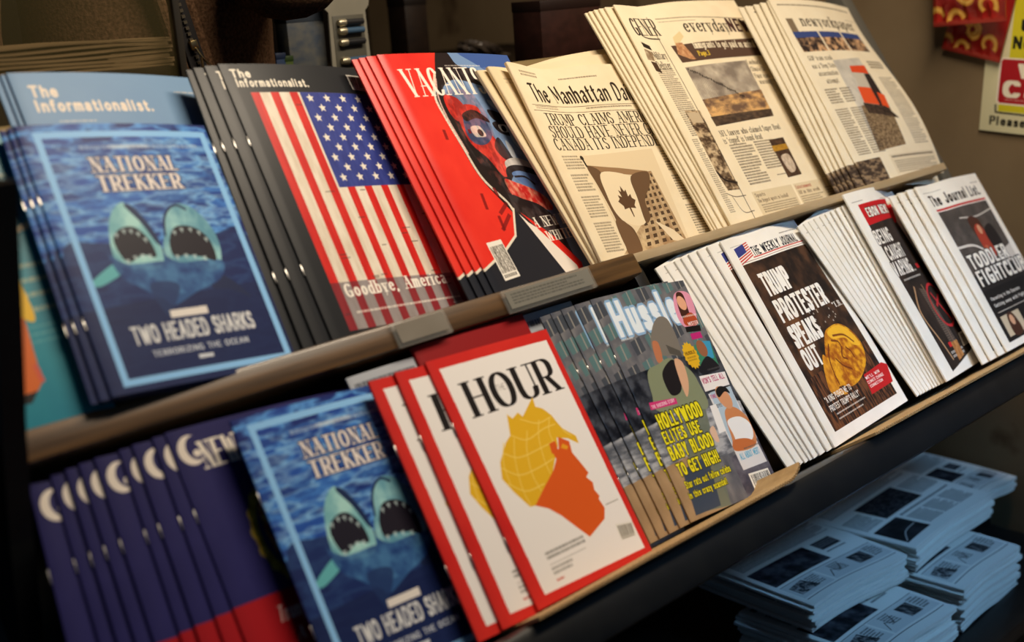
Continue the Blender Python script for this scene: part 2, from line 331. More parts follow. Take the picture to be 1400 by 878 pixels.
@cover('informed_black', 600, 920, (34, 36, 40))
def _(c):
    c.tx('The', 'round', (238, 230, 214), [(.043, .054), (.154, .052), (.047, .021)]); c.tx('Informationalist.', 'round', (238, 230, 214), [(.055, .089), (.496, .086), (.054, .056)])
    c.greek(.86, .034, .99, .041, 1, (230, 222, 206), 5); c.bars([(.792, .030), (.940, .033), (.913, .095), (.798, .090)], INK, 1, 7)
    u0, top, bot = .115, .108, .965
    c.rect(u0, top, 1, bot, (226, 214, 196))
    c.tex([(u0, top), (1, top), (1, bot), (u0, bot)], (214, 200, 180), (238, 228, 212), (14, 60), 11)
    x = u0; red = (208, 38, 34); cantL, cantB = .415, .47
    k = 0
    for i in range(8):
        a, b = x, x+.052
        c.tex([(a, top), (b, top), (b, bot), (a, bot)], (196, 32, 30), (218, 48, 40), (12, 80), 20+i); x += .117
    c.rect(cantL, top, 1, cantB, (52, 62, 138)); c.tex([(cantL, top), (1, top), (1, cantB), (cantL, cantB)], (46, 56, 130), (62, 74, 152), (14, 60), 33)
    r = rng(5)
    for i in range(34):
        xx, yy = r.random()*.85+u0, top+r.random()*(bot-top)
        if xx > cantL and yy < cantB: continue
        c.rect(xx, yy, xx+.03+.03*r.random(), yy+.004, (70, 60, 56), .55)
    for i in range(9):
        yy = top+.022+i*.038
        for j in range(6):
            cx = cantL+.055+j*.112+(.055 if i % 2 else 0)
            if cx > .99: continue
            pts = [(cx+(.026 if q % 2 == 0 else .0115)*math.sin(q*math.pi/5), yy-(.0175 if q % 2 == 0 else .0078)*math.cos(q*math.pi/5)) for q in range(10)]
            c.poly(pts, (236, 228, 214))
    c.poly([(u0, .80), (1, .82), (1, bot), (u0, bot)], (52, 48, 70), .45)
    c.tx('Goodbye, America', 'serifb', (246, 240, 230), [(.181, .857), (.872, .852), (.193, .810)])
    c.greek(.2, .905, .93, .917, 1, (240, 232, 222), 9, .95, ragged=0); c.greek(.86, .925, .95, .934, 1, (240, 232, 222), 10, .9)
@cover('vacants', 620, 860, (224, 44, 34))
def _(c):
    full = [(0, 0), (1, 0), (1, 1), (0, 1)]
    c.tex(full, (216, 38, 32), (234, 58, 44), (120, 160), 2)
    blk, blu, red, cream = (34, 26, 28), (116, 146, 190), (222, 44, 36), (232, 222, 204)
    c.poly([(.425, -.045), (1.230, -.057), (1.191, 1.214), (.348, 1.090), (.396, .675), (.290, .537), (.268, .399), (.238, .270), (.237, .187), (.371, .066)], blu)
    c.tex([(.691, -.016), (1.195, -.021), (.992, .187), (.900, .084)], (54, 84, 150), (70, 102, 168), (60, 40), 6)
    c.poly([(.587, -.028), (1.277, -.036), (1.256, .191), (.862, .124), (.683, .056)], (64, 94, 160), smooth=True)
    # hair and the dark left side of the face
    c.poly([(.414, -.020), (.485, -.001), (.522, .057), (.671, .083), (.692, .162), (.622, .148), (.454, .120), (.344, .145), (.274, .200), (.269, .169)], blk, smooth=True)
    c.poly([(.302, .144), (.322, .182), (.357, .239), (.382, .322), (.434, .413), (.486, .519), (.489, .602), (.425, .719), (.340, .635), (.274, .530), (.252, .404), (.235, .279), (.242, .199)], blk, smooth=True)
    c.poly([(.306, .188), (.391, .202), (.416, .260), (.323, .301), (.288, .256)], red, .95, True)
    c.tex([(.352, .245), (.511, .243), (.503, .339), (.562, .439), (.542, .522), (.457, .549), (.405, .469), (.326, .383)], (206, 36, 34), (232, 70, 56), (22, 30), 7, smooth=True)
    c.poly([(.383, .272), (.477, .268), (.526, .315), (.518, .372), (.439, .407), (.358, .397), (.338, .346)], (74, 88, 134), smooth=True)
    c.poly([(.373, .271), (.466, .255), (.538, .289), (.548, .315), (.465, .293), (.377, .303)], blk, smooth=True)
    c.poly([(.387, .329), (.456, .328), (.474, .370), (.424, .375), (.386, .367)], (230, 226, 220), smooth=True); c.ell(*[(.441, .356)][0], .02, .016, blk)
    c.poly([(.579, .258), (.659, .273), (.711, .308), (.675, .320), (.594, .304)], blk, smooth=True); c.poly([(.571, .316), (.658, .313), (.698, .347), (.691, .380), (.616, .370), (.576, .349)], blk, smooth=True)
    c.poly([(.608, .327), (.666, .329), (.680, .360), (.616, .357)], (232, 226, 216), smooth=True); c.ell(*[(.639, .345)][0], .018, .014, blk)
    c.poly([(.712, .281), (.838, .319), (.845, .468), (.736, .462), (.661, .398)], (178, 196, 220), smooth=True); c.poly([(.620, .213), (.743, .249), (.742, .276), (.642, .253)], (190, 204, 222), smooth=True)
    c.poly([(.558, .381), (.585, .440), (.595, .480), (.527, .476), (.495, .423)], blk, .9, True); c.poly([(.603, .396), (.631, .430), (.618, .481), (.590, .460)], (206, 214, 224), smooth=True)
    c.poly([(.515, .488), (.612, .474), (.711, .500), (.776, .537), (.704, .533), (.588, .512), (.519, .534)], (206, 200, 196), smooth=True)
    c.poly([(.497, .519), (.583, .505), (.699, .526), (.739, .562), (.645, .542), (.541, .548), (.479, .576)], blk, smooth=True)
    c.poly([(.525, .540), (.605, .533), (.686, .564), (.713, .626), (.648, .641), (.574, .589)], (96, 128, 184), smooth=True); c.line([(.536, .554), (.616, .560), (.667, .596)], .012, blk, smooth=True)
    c.tex([(.446, .561), (.524, .579), (.626, .613), (.706, .659), (.705, .712), (.566, .686), (.460, .645)], (206, 36, 32), (240, 150, 120), (14, 22), 9, gain=1.6, smooth=True)
    c.poly([(.438, .630), (.516, .650), (.635, .692), (.691, .777), (.631, 1.001), (.517, .798), (.425, .719)], blk, smooth=True)
    c.tex([(.416, .654), (.698, .744), (.690, 1.008), (.540, .963), (.408, .736)], (30, 22, 24), (62, 44, 42), (20, 30), 12, al=.8)
    c.tex([(.350, .113), (.613, .070), (.931, .118), (.886, .558), (.637, .804), (.425, .719), (.412, .597), (.314, .457), (.292, .300)], (24, 20, 24), (214, 216, 222), (26, 40), 41, al=.13, gain=3.2, smooth=True)
    c.tex([(.327, .176), (.513, .179), (.554, .309), (.475, .531), (.444, .625), (.334, .496), (.296, .319)], (20, 12, 16), (244, 90, 70), (18, 30), 42, al=.2, gain=3.4, smooth=True)
    # torn pale outline of the head and neck
    c.line([(.325, .082), (.243, .187), (.240, .273), (.262, .405), (.290, .543), (.383, .651), (.398, .691)], .016, cream, .9, True)
    c.line([(.308, .113), (.263, .193), (.255, .286), (.277, .437)], .01, (240, 200, 190), .8, True)
    # suit, collar
    c.poly([(.407, .682), (.425, .719), (.548, .892), (.657, 1.136), (-.265, 1.029), (-.139, .936), (.203, .840), (.325, .791)], (36, 38, 46))
    c.line([(.407, .682), (.325, .791), (.203, .840), (-.125, .932)], .014, cream)
    c.poly([(.425, .706), (.468, .748), (.607, .834), (.715, .952), (.675, 1.023), (.574, .993)], (236, 226, 214)); c.poly([(.442, .701), (.507, .746), (.631, .836), (.728, .946), (.701, 1.023), (.672, 1.019), (.680, .954)], red)
    for q in ([(.187, .333), (.181, .370)], [(.230, .607), (.218, .668)], [(.336, .591), (.341, .623)], [(.274, .705), (.268, .760)], [(.365, .340), (.365, .353)]): c.line(q, .02, (120, 20, 22), .8)
    for q in ([(.296, .694), (.377, .657)], [(.257, .759), (.354, .706)]): c.line(q, .022, (110, 22, 24), .7)
    c.tx('VACANTS', 'didot', (244, 234, 222), [(.083, .181), (.653, .191), (.086, .060)])
    c.greek(.42, .055, .7, .064, 1, (236, 228, 220), 4, .7)
    c.tx('A NEW B', 'serifb', (240, 232, 218), [(.504, .774), (.769, .777), (.499, .729)]); c.tx('WHITE', 'serifb', (240, 232, 218), [(.556, .835), (.758, .840), (.548, .792)])
    c.bars([(.097, .798), (.207, .794), (.220, .947), (.100, .953)], (60, 54, 48), 1, 5)
@cover('manhattan', 900, 920, (232, 214, 180))
def _(c):
    ink = (46, 36, 26); br = (104, 78, 54)
    c.tex([(0, 0), (1, 0), (1, 1), (0, 1)], (228, 210, 176), (236, 220, 188), (90, 90), 3)
    c.greek(.06, .035, .2, .07, 2, ink, 1, .5); c.greek(.35, .06, .62, .072, 1, ink, 2, .6)
    c.tx('The Manhattan Daily', 'black', ink, [(.067, .195), (.837, .208), (.080, .099)])
    c.line([(.031, .221), (1.013, .223)], .003, ink, .7); c.line([(.026, .250), (1.023, .260)], .003, ink, .7)
    c.greek(.05, .225, .22, .245, 2, ink, 3, .5, ragged=0); c.greek(.42, .23, .75, .243, 1, ink, 3, .6, ragged=0)
    c.tx('TRUMP CLAIMS AMERICA', 'serif', ink, [(.081, .330), (.879, .319), (.088, .268)]); c.tx('SHOULD HAVE NEVER GIVEN', 'serif', ink, [(.065, .392), (.942, .393), (.067, .330)])
    c.tx('CANADA ITS INDEPENDENCE', 'serif', ink, [(.052, .457), (.952, .456), (.058, .396)])
    # photograph: a flag with a leaf in front of a building
    P0 = [(.199, .487), (.747, .471), (.704, .975), (.223, .991)]
    c.poly(P0, (222, 202, 166))
    c.tex([(.533, .594), (.661, .588), (.686, .973), (.175, .983), (.421, .841)], (206, 182, 142), (150, 118, 84), (30, 30), 5)
    bx = [(.533, .610), (.664, .600), (.686, .957), (.354, .979)]
    a, b, d, e = [np.array(q) for q in bx]
    for i in range(11):
        for j in range(5):
            f = lambda u, v: tuple((a*(1-u)+b*u)*(1-v)+(e*(1-u)+d*u)*v)
            c.poly([f(j*.2+.03, i*.09), f(j*.2+.13, i*.09), f(j*.2+.13, i*.09+.05), f(j*.2+.03, i*.09+.05)], (70, 52, 36), .9)
    c.poly([(.212, .536), (.433, .559), (.632, .587), (.624, .614), (.412, .589), (.203, .565)], (150, 118, 84))
    c.poly([(.207, .543), (.290, .576), (.251, .694), (.268, .807), (.331, .872), (.318, .983), (.212, .990), (.233, .841), (.219, .647)], br, smooth=True)
    c.poly([(.290, .576), (.489, .608), (.473, .692), (.502, .748), (.443, .843), (.347, .850), (.263, .799), (.251, .694)], (230, 212, 178), smooth=True)
    c.poly([(.489, .608), (.629, .591), (.601, .660), (.513, .733), (.497, .817), (.443, .843), (.463, .722)], br, smooth=True)
    lf = [(0, -1), (.18, -.62), (.42, -.75), (.36, -.3), (.72, -.45), (.7, -.2), (1, -.05), (.62, .25), (.66, .45), (.1, .38), (.05, .95), (-.05, .95), (-.1, .38), (-.66, .45), (-.62, .25), (-1, -.05), (-.7, -.2), (-.72, -.45), (-.36, -.3), (-.42, -.75), (-.18, -.62)]
    (lx, ly), = [(.377, .732)]
    c.poly([(lx+q[0]*.066, ly+q[1]*.082) for q in lf], (92, 66, 44))
    c.poly([(.215, .699), (.228, .848), (.297, .981), (.225, .988)], (214, 192, 154)); c.poly([(.222, .825), (.300, .839), (.328, .969), (.223, .991)], (112, 84, 58), smooth=True)
    c.poly([(.514, .841), (.622, .897), (.692, .974), (.583, .948)], (222, 204, 172)); c.ell(*[(.201, .498)][0], .012, .012, ink); c.line([(.202, .506), (.207, .543)], .012, ink)
    for k, (y0, y1) in enumerate(((.485, .56), (.58, .67), (.69, .80), (.82, .97))): c.greek(.06, y0, .19, y1, int((y1-y0)*75), ink, 20+k, .5)
    for k, (y0, y1) in enumerate(((.485, .60), (.62, .76), (.78, .97))): c.greek(.80, y0, .97, y1, int((y1-y0)*75), ink, 30+k, .62)
@cover('everyday', 1100, 1080, (232, 216, 184))
def _(c):
    ink = (46, 36, 28)
    c.tex([(0, 0), (1, 0), (1, 1), (0, 1)], (228, 212, 180), (236, 222, 192), (110, 110), 3)
    c.tx('GENER', 'didot', ink, [(.043, .133), (.213, .153), (.062, .051)]); c.line([(.064, .107), (.076, .139), (.111, .156), (.192, .160)], .006, ink, smooth=True)
    c.poly([(.045, .172), (.091, .192), (.092, .215), (.047, .198)], ink); c.tex([(.042, .204), (.086, .222), (.071, .264), (.028, .256)], (200, 186, 160), (120, 96, 70), (20, 20), 4); c.tex([(.042, .263), (.070, .270), (.078, .320), (.043, .309)], (96, 70, 48), (60, 44, 30), (20, 20), 4)
    c.tx('Military', 'serif', ink, [(.081, .251), (.169, .260), (.092, .215)]); c.tx('Deliver', 'serif', ink, [(.072, .303), (.163, .303), (.080, .264)])
    c.greek(.05, .30, .165, .61, 34, ink, 5, .62); c.greek(.035, .62, .075, .95, 38, ink, 6, .5)
    c.tex([(.088, .492), (.192, .499), (.179, .859), (.095, .855), (.082, .773)], (70, 52, 36), (196, 172, 136), (26, 16), 15, gain=1.7)
    c.poly([(.094, .502), (.178, .508), (.179, .555), (.100, .549)], (190, 170, 140)); c.line([(.087, .774), (.113, .810), (.184, .829)], .01, (40, 30, 24), smooth=True)
    c.line([(.074, .865), (.122, .885), (.197, .888)], .004, ink, .6, True); c.line([(.102, .882), (.126, .953), (.202, .957)], .004, ink, .5, True)
    c.line([(.186, .053), (.177, 1.001)], .0045, (70, 58, 46), .9)
    c.greek(.24, .06, .97, .068, 1, ink, 7, .6, ragged=0); c.greek(.245, .075, .5, .083, 1, ink, 8, .4)
    c.tx('everyday', 'serif', ink, [(.390, .148), (.732, .121), (.406, .085)]); c.tx('NEWS', 'fat', (66, 38, 34), [(.738, .146), (.980, .121), (.759, .077)])
    c.poly([(.240, .194), (.906, .166), (.898, .256), (.254, .276)], (84, 62, 50))
    c.poly([(.284, .154), (.349, .127), (.358, .154), (.313, .181), (.271, .195)], (216, 196, 150)); c.tex([(.282, .181), (.324, .182), (.359, .265), (.327, .264), (.257, .235)], (150, 96, 62), (206, 160, 116), (16, 16), 3)
    c.tx('Immigrants to get paid on arrival', 'serifb', (240, 228, 200), [(.389, .224), (.884, .203), (.397, .189)]); c.tx('Page.3', 'serifb', (232, 196, 60), [(.392, .252), (.474, .247), (.397, .228)])
    ph = [(.254, .299), (.730, .281), (.718, .559), (.246, .577)]
    c.tex(ph, (196, 184, 164), (128, 116, 104), (90, 60), 21, gain=1.3)
    c.tex([(.249, .452), (.729, .428), (.718, .559), (.246, .577)], (110, 84, 66), (214, 168, 108), (60, 26), 22, gain=1.9)
    c.tex([(.242, .533), (.727, .523), (.718, .559), (.246, .577)], (54, 42, 34), (96, 76, 58), (30, 10), 23)
    r = rng(3); A, B = np.array([(.269, .307), (.563, .456)])
    for i in range(26):
        t = i/25; p = A*(1-t)+B*t; c.line([tuple(p), (p[0], min(p[1]+.17, .555))], .0022, (90, 80, 70), .5)
        c.ell(p[0], p[1]+.003*math.sin(t*29), .0045, .0075*(.5+.8*r.random()), (40, 32, 28))
    for k, (t, e) in enumerate((('Landmark', 1040), ('Climate Ch', 1047), ('Paper exact', 1054), ('warning', 1053))):
        c.tx(t, 'serif', (70, 58, 46), [[(.734, .304), (.734, .337), (.740, .370), (.752, .403)][k], ([(.847, .296), (.857, .333), (.869, .368), (.848, .397)][k]), ([(.736, .282), (.736, .315), (.736, .348), (.742, .381)][k])])
    c.greek(.84, .38, .975, .66, 28, ink, 9, .6); c.greek(.84, .68, .975, .88, 22, ink, 10, .5)
    c.tx('NFL lawyer who claimed Super Bowl', 'serif', ink, [(.242, .631), (.719, .618), (.249, .605)]); c.tx("is 'rigged' is found dead", 'serif', ink, [(.242, .662), (.534, .654), (.249, .636)])
    c.greek(.265, .665, .43, .855, 15, ink, 12, .7); c.greek(.45, .665, .6, .80, 11, ink, 13, .7); c.greek(.5, .825, .6, .833, 1, ink, 14, .7)
    c.tex([(.576, .668), (.700, .664), (.693, .844), (.572, .848)], (52, 36, 28), (90, 66, 46), (20, 20), 5)
    c.tex([(.574, .697), (.697, .694), (.698, .719), (.566, .725)], (190, 140, 44), (150, 110, 36), (20, 8), 5); c.tex([(.607, .747), (.672, .746), (.672, .812), (.617, .828), (.598, .782)], (214, 196, 172), (170, 150, 130), (14, 14), 5, smooth=True)
    c.rect(.245, .88, .565, .985, (216, 198, 162)); c.rect(.58, .88, .8, .985, (216, 198, 162)); c.rect(.815, .88, .98, .985, (216, 198, 162))
    c.text('Sports', .26, .905, .016, (90, 70, 54), 'serif'); c.text('The biggest upsets in football', .26, .93, .016, (90, 70, 54), 'serif', w=.24); c.greek(.27, .94, .55, .98, 4, ink, 16, .5)
    c.text('Entertainment', .59, .905, .016, (150, 50, 40), 'serif', w=.13); c.text('All in this week', .59, .93, .016, (90, 70, 54), 'serif', w=.18); c.greek(.59, .94, .79, .98, 4, ink, 17, .5)
    c.greek(.825, .92, .97, .98, 5, ink, 18, .5)
@cover('cityink', 760, 940, (226, 214, 188))
def _(c):
    ink = (56, 48, 40)
    c.tex([(0, 0), (1, 0), (1, 1), (0, 1)], (222, 210, 184), (230, 220, 196), (90, 90), 3)
    c.greek(.05, .03, .95, .042, 1, ink, 1, .9, ragged=0); c.greek(.82, .09, .97, .097, 1, ink, 1, .5)
    c.tx('newyorkpaper', 'serif', ink, [(.204, .170), (.898, .136), (.229, .107)]); c.rect(.06, .11, .13, .19, (120, 104, 84))
    q = [np.array(p) for p in ((.05, .185), (.91, .175), (.92, .285), (.06, .297))]
    f = lambda u, v: tuple((q[0]*(1-u)+q[1]*u)*(1-v)+(q[3]*(1-u)+q[2]*u)*v)
    for i in range(3):
        a, b = i/3+.01, (i+1)/3-.01
        c.tex([f(a, 0), f(b, 0), f(b, 1), f(a, 1)], (46, 36, 34), (200, 160, 120), (22, 22), 40+i, gain=2); c.poly([f(a, 0), f(b, 0), f(b, .3), f(a, .3)], (54, 70, 124))
    for k, (t, s) in enumerate((('GOP train crash', 1.), ("was a 'Deep State'", 1.), ('assassination', .8), ('attempt', .5))):
        c.text(t, .075+(1-s)*.12, .345+.042*k, .026, ink, 'serif', w=.25*s)
    ph = [(.321, .349), (.665, .333), (.631, .834), (.293, .849)]
    c.tex(ph, (170, 166, 158), (206, 200, 188), (50, 50), 3)
    c.tex([(.350, .607), (.676, .582), (.631, .834), (.293, .849)], (96, 78, 58), (150, 128, 98), (8, 6), 4, gain=1.8)
    c.poly([(.486, .383), (.675, .379), (.662, .632), (.402, .608)], (186, 178, 164)); c.poly([(.477, .383), (.675, .379), (.661, .430), (.461, .420)], (206, 72, 36)); c.poly([(.596, .430), (.670, .430), (.662, .632), (.544, .628)], (46, 36, 34))
    c.poly([(.428, .502), (.571, .513), (.563, .612), (.403, .592)], (214, 80, 38)); c.poly([(.615, .539), (.687, .557), (.662, .632), (.590, .621)], (214, 80, 38)); c.tex([(.386, .591), (.626, .622), (.713, .692), (.390, .648)], (36, 28, 26), (84, 66, 52), (12, 10), 6)
    c.greek(.07, .50, .20, .585, 6, ink, 5, .8); c.greek(.225, .50, .335, .585, 6, ink, 6, .8)
    c.greek(.07, .61, .20, .86, 20, ink, 7, .7); c.greek(.225, .61, .36, .86, 20, ink, 8, .7)
    c.greek(.745, .35, .95, .4, 3, ink, 9, .9); c.greek(.76, .45, .95, .84, 30, ink, 10, .55)
    c.tex([(.004, .884), (.265, .879), (.260, 1.009), (-.036, 1.019)], (60, 48, 40), (140, 118, 92), (26, 10), 11, gain=2)
    c.rect(.37, .875, .97, .98, (216, 203, 176)); c.greek(.39, .885, .95, .9, 1, ink, 12, .95, ragged=0); c.greek(.4, .91, .95, .975, 6, ink, 13, .5)
@cover('navy', 520, 700, (38, 36, 88))
def _(c):
    c.tex([(0, 0), (1, 0), (1, 1), (0, 1)], (34, 32, 82), (44, 42, 98), (160, 160), 3)
    c.rect(0, [(.070, .581)][0][1], 1, 1, (160, 22, 30))
    c.ell(*[(.080, .075)][0], .06, .05, (226, 216, 204)); c.ell(*[(.103, .071)][0], .045, .04, (38, 36, 88)); c.ell(*[(.101, .089)][0], .018, .012, (226, 216, 204))
    c.tx('NEW.', 'serifb', (230, 222, 208), [(.114, .142), (.319, .150), (.130, .049)])
    (gx, gy), = [(.354, .398)]
    c.ell(gx, gy, .15, .17, (150, 124, 40)); c.ell(gx, gy, .115, .135, (44, 48, 92)); c.tex([(gx-.08, gy-.09), (gx+.08, gy-.09), (gx+.06, gy+.1), (gx-.06, gy+.1)], (40, 84, 70), (180, 60, 50), (14, 14), 9, gain=2, c3=(190, 170, 90), smooth=True)
    for i in range(16): c.ell(gx+.14*math.cos(i*.4), gy+.155*math.sin(i*.4), .022, .018, (176, 150, 56), rot=i*30)
    c.poly([(gx-.04, gy-.22), (gx+.04, gy-.22), (gx+.05, gy-.15), (gx-.05, gy-.15)], (170, 146, 70), smooth=True)
    c.tx('Trump No', 'serif', (226, 212, 204), [(.170, .666), (.398, .678), (.174, .617)], shear=.2); c.tx('A Mo', 'serif', (226, 212, 204), [(.225, .740), (.370, .745), (.235, .700)], shear=.2)
@cover('hour', 560, 700, (206, 44, 38))
def _(c):
    q = [(.065, .041), (.957, .045), (.950, .975), (.078, .961)]
    c.tex([(0, 0), (1, 0), (1, 1), (0, 1)], (202, 40, 36), (212, 50, 42), (120, 120), 3)
    c.poly(q, (238, 234, 232))
    c.tx('HOUR', 'didot', (34, 30, 30), [(.157, .258), (.883, .263), (.159, .113)]); c.tx('THE', 'thin', (70, 64, 60), [(.394, .188), (.463, .191), (.398, .163)])
    hair = [(.247, .648), (.183, .572), (.146, .512), (.184, .451), (.286, .388), (.338, .369), (.383, .287), (.410, .310), (.467, .294), (.490, .316), (.630, .254), (.618, .294), (.666, .311), (.711, .348), (.726, .380), (.748, .413), (.826, .459), (.821, .492), (.752, .457), (.668, .439), (.650, .471), (.579, .516), (.516, .561), (.407, .601), (.286, .651)]
    c.poly(hair, (226, 178, 40))
    r = rng(4); net = (240, 206, 96)
    for q in ([(.236, .425), (.332, .460), (.536, .454), (.646, .448)], [(.175, .473), (.275, .522), (.432, .523), (.571, .511)], [(.169, .537), (.273, .588), (.420, .588)], [(.343, .370), (.443, .406), (.599, .388), (.706, .386)], [(.460, .321), (.576, .359), (.699, .353)], [(.354, .385), (.292, .465), (.253, .572), (.256, .644)], [(.473, .374), (.403, .449), (.366, .540), (.374, .609)], [(.597, .349), (.534, .416), (.500, .504), (.497, .560)], [(.682, .356), (.633, .407), (.630, .464)], [(.268, .388), (.203, .460), (.184, .546)], [(.742, .419), (.790, .453)]): c.line(q, .007, net, .85, True)
    c.poly([(.286, .651), (.407, .601), (.529, .554), (.590, .518), (.586, .489), (.645, .483), (.682, .438), (.753, .470), (.734, .516), (.759, .559), (.787, .614), (.752, .627), (.785, .656), (.769, .685), (.787, .715), (.770, .724), (.783, .766), (.741, .805), (.568, .843), (.504, .788), (.436, .726), (.368, .681)], (218, 92, 34))
    c.poly([(.590, .451), (.646, .448), (.636, .485), (.576, .493)], (218, 92, 34)); c.poly([(.692, .469), (.727, .488), (.705, .497), (.664, .483)], (232, 160, 40))
    c.bars([(.803, .842), (.950, .859), (.930, .917), (.794, .910)], (90, 84, 70), 1, 3, bg=(226, 222, 214)); c.greek(.80, .755, .93, .765, 1, (130, 126, 120), 3, .8)
    c.greek(.20, .825, .52, .86, 2, (120, 118, 114), 5, .95); c.rect(.20, .872, .50, .875, (150, 148, 144), .7); c.greek(.20, .885, .37, .92, 2, (140, 138, 134), 6, .9); c.greek(.20, .93, .26, .945, 1, (190, 60, 50), 7, .9)
@cover('hussle', 620, 820, (104, 106, 114))
def _(c):
    full = [(0, 0), (1, 0), (1, 1), (0, 1)]
    c.tex(full, (84, 86, 96), (128, 126, 128), (50, 70), 3)
    for i in range(5):
        for j in range(7):
            x, y = -.02+j*.15+.02*i, .03+i*.1-.03*j*.3
            c.poly([(x, y), (x+.10, y-.015), (x+.11, y+.05), (x+.01, y+.065)], (84, 122, 124) if (i+j) % 3 else (60, 66, 76), .8); c.rect(x+.05, y-.01, x+.06, y+.06, (150, 146, 140))
    c.tex([(0, .36), (1, .33), (1, .62), (0, .66)], (24, 26, 34), (74, 78, 88), (40, 30), 6, gain=1.6)
    c.tex([(0, .58), (.6, .54), (1, .6), (1, .8), (0, .8)], (90, 94, 104), (176, 178, 184), (60, 16), 7, gain=1.8)
    c.tex([(0, .76), (.42, .74), (.42, 1), (0, 1)], (176, 146, 110), (150, 122, 90), (60, 60), 8); c.tex([(.62, .82), (1, .78), (1, 1), (.62, 1)], (62, 60, 74), (110, 106, 116), (50, 30), 9)
    c.tx('Hussle', 'fat', (226, 236, 246), [(.108, .187), (.759, .196), (.121, .024)], outline=(140, 176, 214))
    c.greek(.1, .2, .22, .215, 1, (220, 226, 232), 3, .9)
    # man in a cap and green jacket seen from behind the hand
    c.poly([(.340, .261), (.439, .179), (.536, .145), (.616, .161), (.633, .237), (.602, .328), (.510, .324), (.384, .308)], (122, 116, 108), smooth=True); c.poly([(.486, .271), (.601, .313), (.602, .342), (.488, .314)], (84, 80, 74))
    c.poly([(.373, .243), (.422, .256), (.393, .331), (.338, .338), (.342, .289)], (186, 118, 84), smooth=True)
    c.poly([(.206, .363), (.332, .344), (.469, .333), (.598, .392), (.644, .468), (.607, .589), (.161, .540), (.154, .459)], (132, 140, 112), smooth=True)
    c.poly([(.341, .380), (.476, .341), (.513, .381), (.443, .477), (.335, .490), (.312, .439)], (34, 30, 32), smooth=True); c.poly([(.504, .344), (.575, .367), (.545, .455), (.465, .514), (.468, .438)], (214, 168, 136), smooth=True)
    c.poly([(.361, .568), (.593, .587), (.479, .851), (.422, 1.001), (.105, .979), (.183, .804)], (110, 118, 104), .9); c.poly([(.119, .794), (.408, .774), (.325, .985), (.062, .983)], (64, 74, 92)); c.poly([(.536, .681), (.597, .669), (.587, .735), (.546, .729)], (220, 184, 160), smooth=True)
    c.poly([(.095, .488), (.353, .503), (.348, .529), (.085, .520)], (206, 56, 120)); c.tx('THE SHOCKING STORY', 'bold', (240, 226, 232), [(.101, .512), (.331, .523), (.109, .496)])
    yl = (238, 226, 40); ol = (40, 36, 20)
    c.tx('HOLLYWOOD', 'fat', yl, [(.096, .604), (.543, .617), (.112, .537)], outline=ol); c.tx('ELITES USE', 'fat', yl, [(.080, .669), (.458, .680), (.093, .613)], outline=ol)
    c.tx('BABY BLOOD', 'fat', yl, [(.073, .739), (.520, .752), (.099, .679)], outline=ol); c.tx('TO GET HIGH!', 'fat', yl, [(.083, .807), (.514, .827), (.096, .752)], outline=ol)
    c.tx('Star rats out fellow celebs', 'bold', yl, [(.087, .858), (.567, .884), (.100, .826)], outline=ol); c.tx('in this crazy scandal!', 'bold', yl, [(.077, .909), (.486, .920), (.086, .880)], outline=ol)
    # right column
    c.poly([(.796, .068), (.901, .048), (1.001, .081), (.927, .211), (.771, .216), (.739, .153)], (224, 150, 176), smooth=True); c.poly([(.840, .057), (.916, .065), (.895, .147), (.881, .191), (.799, .189), (.790, .136)], (66, 36, 28), smooth=True)
    c.ell(*[(.857, .105)][0], .05, .035, (226, 168, 136)); c.poly([(.799, .174), (.918, .157), (.942, .212), (.793, .211)], (176, 74, 40), smooth=True)
    c.poly([(.771, .216), (.950, .221), (.935, .249), (.760, .241)], (22, 20, 22)); c.poly([(.790, .251), (.916, .251), (.917, .281), (.784, .280)], (190, 40, 120)); c.greek(.78, .165, .97, .18, 1, (230, 226, 226), 6, .9); c.text('MISTER', .82, .215, .018, (240, 226, 236), 'bold', w=.12)
    c.poly([(.774, .305), (.978, .303), (.946, .435), (.728, .436)], (60, 130, 100)); c.poly([(.884, .295), (.978, .303), (.938, .383), (.856, .380)], (60, 150, 190)); c.ell(*[(.848, .328)][0], .055, .04, (150, 96, 68)); c.poly([(.727, .408), (.871, .368), (.946, .435), (.728, .436)], (30, 30, 36), smooth=True)
    st = []; (ex, ey), = [(.695, .346)]
    for i in range(32): st.append((ex+(.082 if i % 2 else .07)*math.cos(i*math.pi/16), ey+(.066 if i % 2 else .056)*math.sin(i*math.pi/16)))
    c.poly(st, (222, 176, 40)); c.text('HUSSLE', ex-.055, ey-.005, .016, (90, 60, 20), 'bold', w=.11); c.greek(ex-.05, ey+.005, ex+.05, ey+.03, 2, (150, 110, 30), 7)
    c.poly([(.678, .444), (.984, .455), (.970, .518), (.670, .517)], (236, 232, 232)); c.tx("VON'S TELL ALL", 'bold', (176, 40, 96), [(.687, .481), (.947, .486), (.700, .454)]); c.greek(.80, .425, .98, .437, 1, (90, 90, 96), 8, .8)
    c.poly([(.689, .530), (.963, .524), (.984, .890), (.693, .888)], (222, 220, 222)); c.poly([(.710, .526), (.970, .525), (.932, .807), (.699, .792)], (176, 196, 214))
    c.poly([(.777, .626), (.903, .619), (1.002, .693), (.954, .804), (.706, .800), (.725, .742)], (204, 134, 88), smooth=True); c.poly([(.764, .666), (.915, .666), (.995, .713), (.946, .775), (.775, .784), (.759, .727)], (236, 236, 238), smooth=True)
    c.ell(*[(.840, .565)][0], .075, .052, (212, 152, 112), rot=20); c.poly([(.781, .529), (.842, .512), (.911, .525), (.927, .555), (.875, .541), (.789, .558)], (28, 26, 28), smooth=True)
    c.poly([(.726, .756), (.867, .763), (.953, .790), (.918, .805), (.706, .800)], (196, 112, 64), smooth=True)
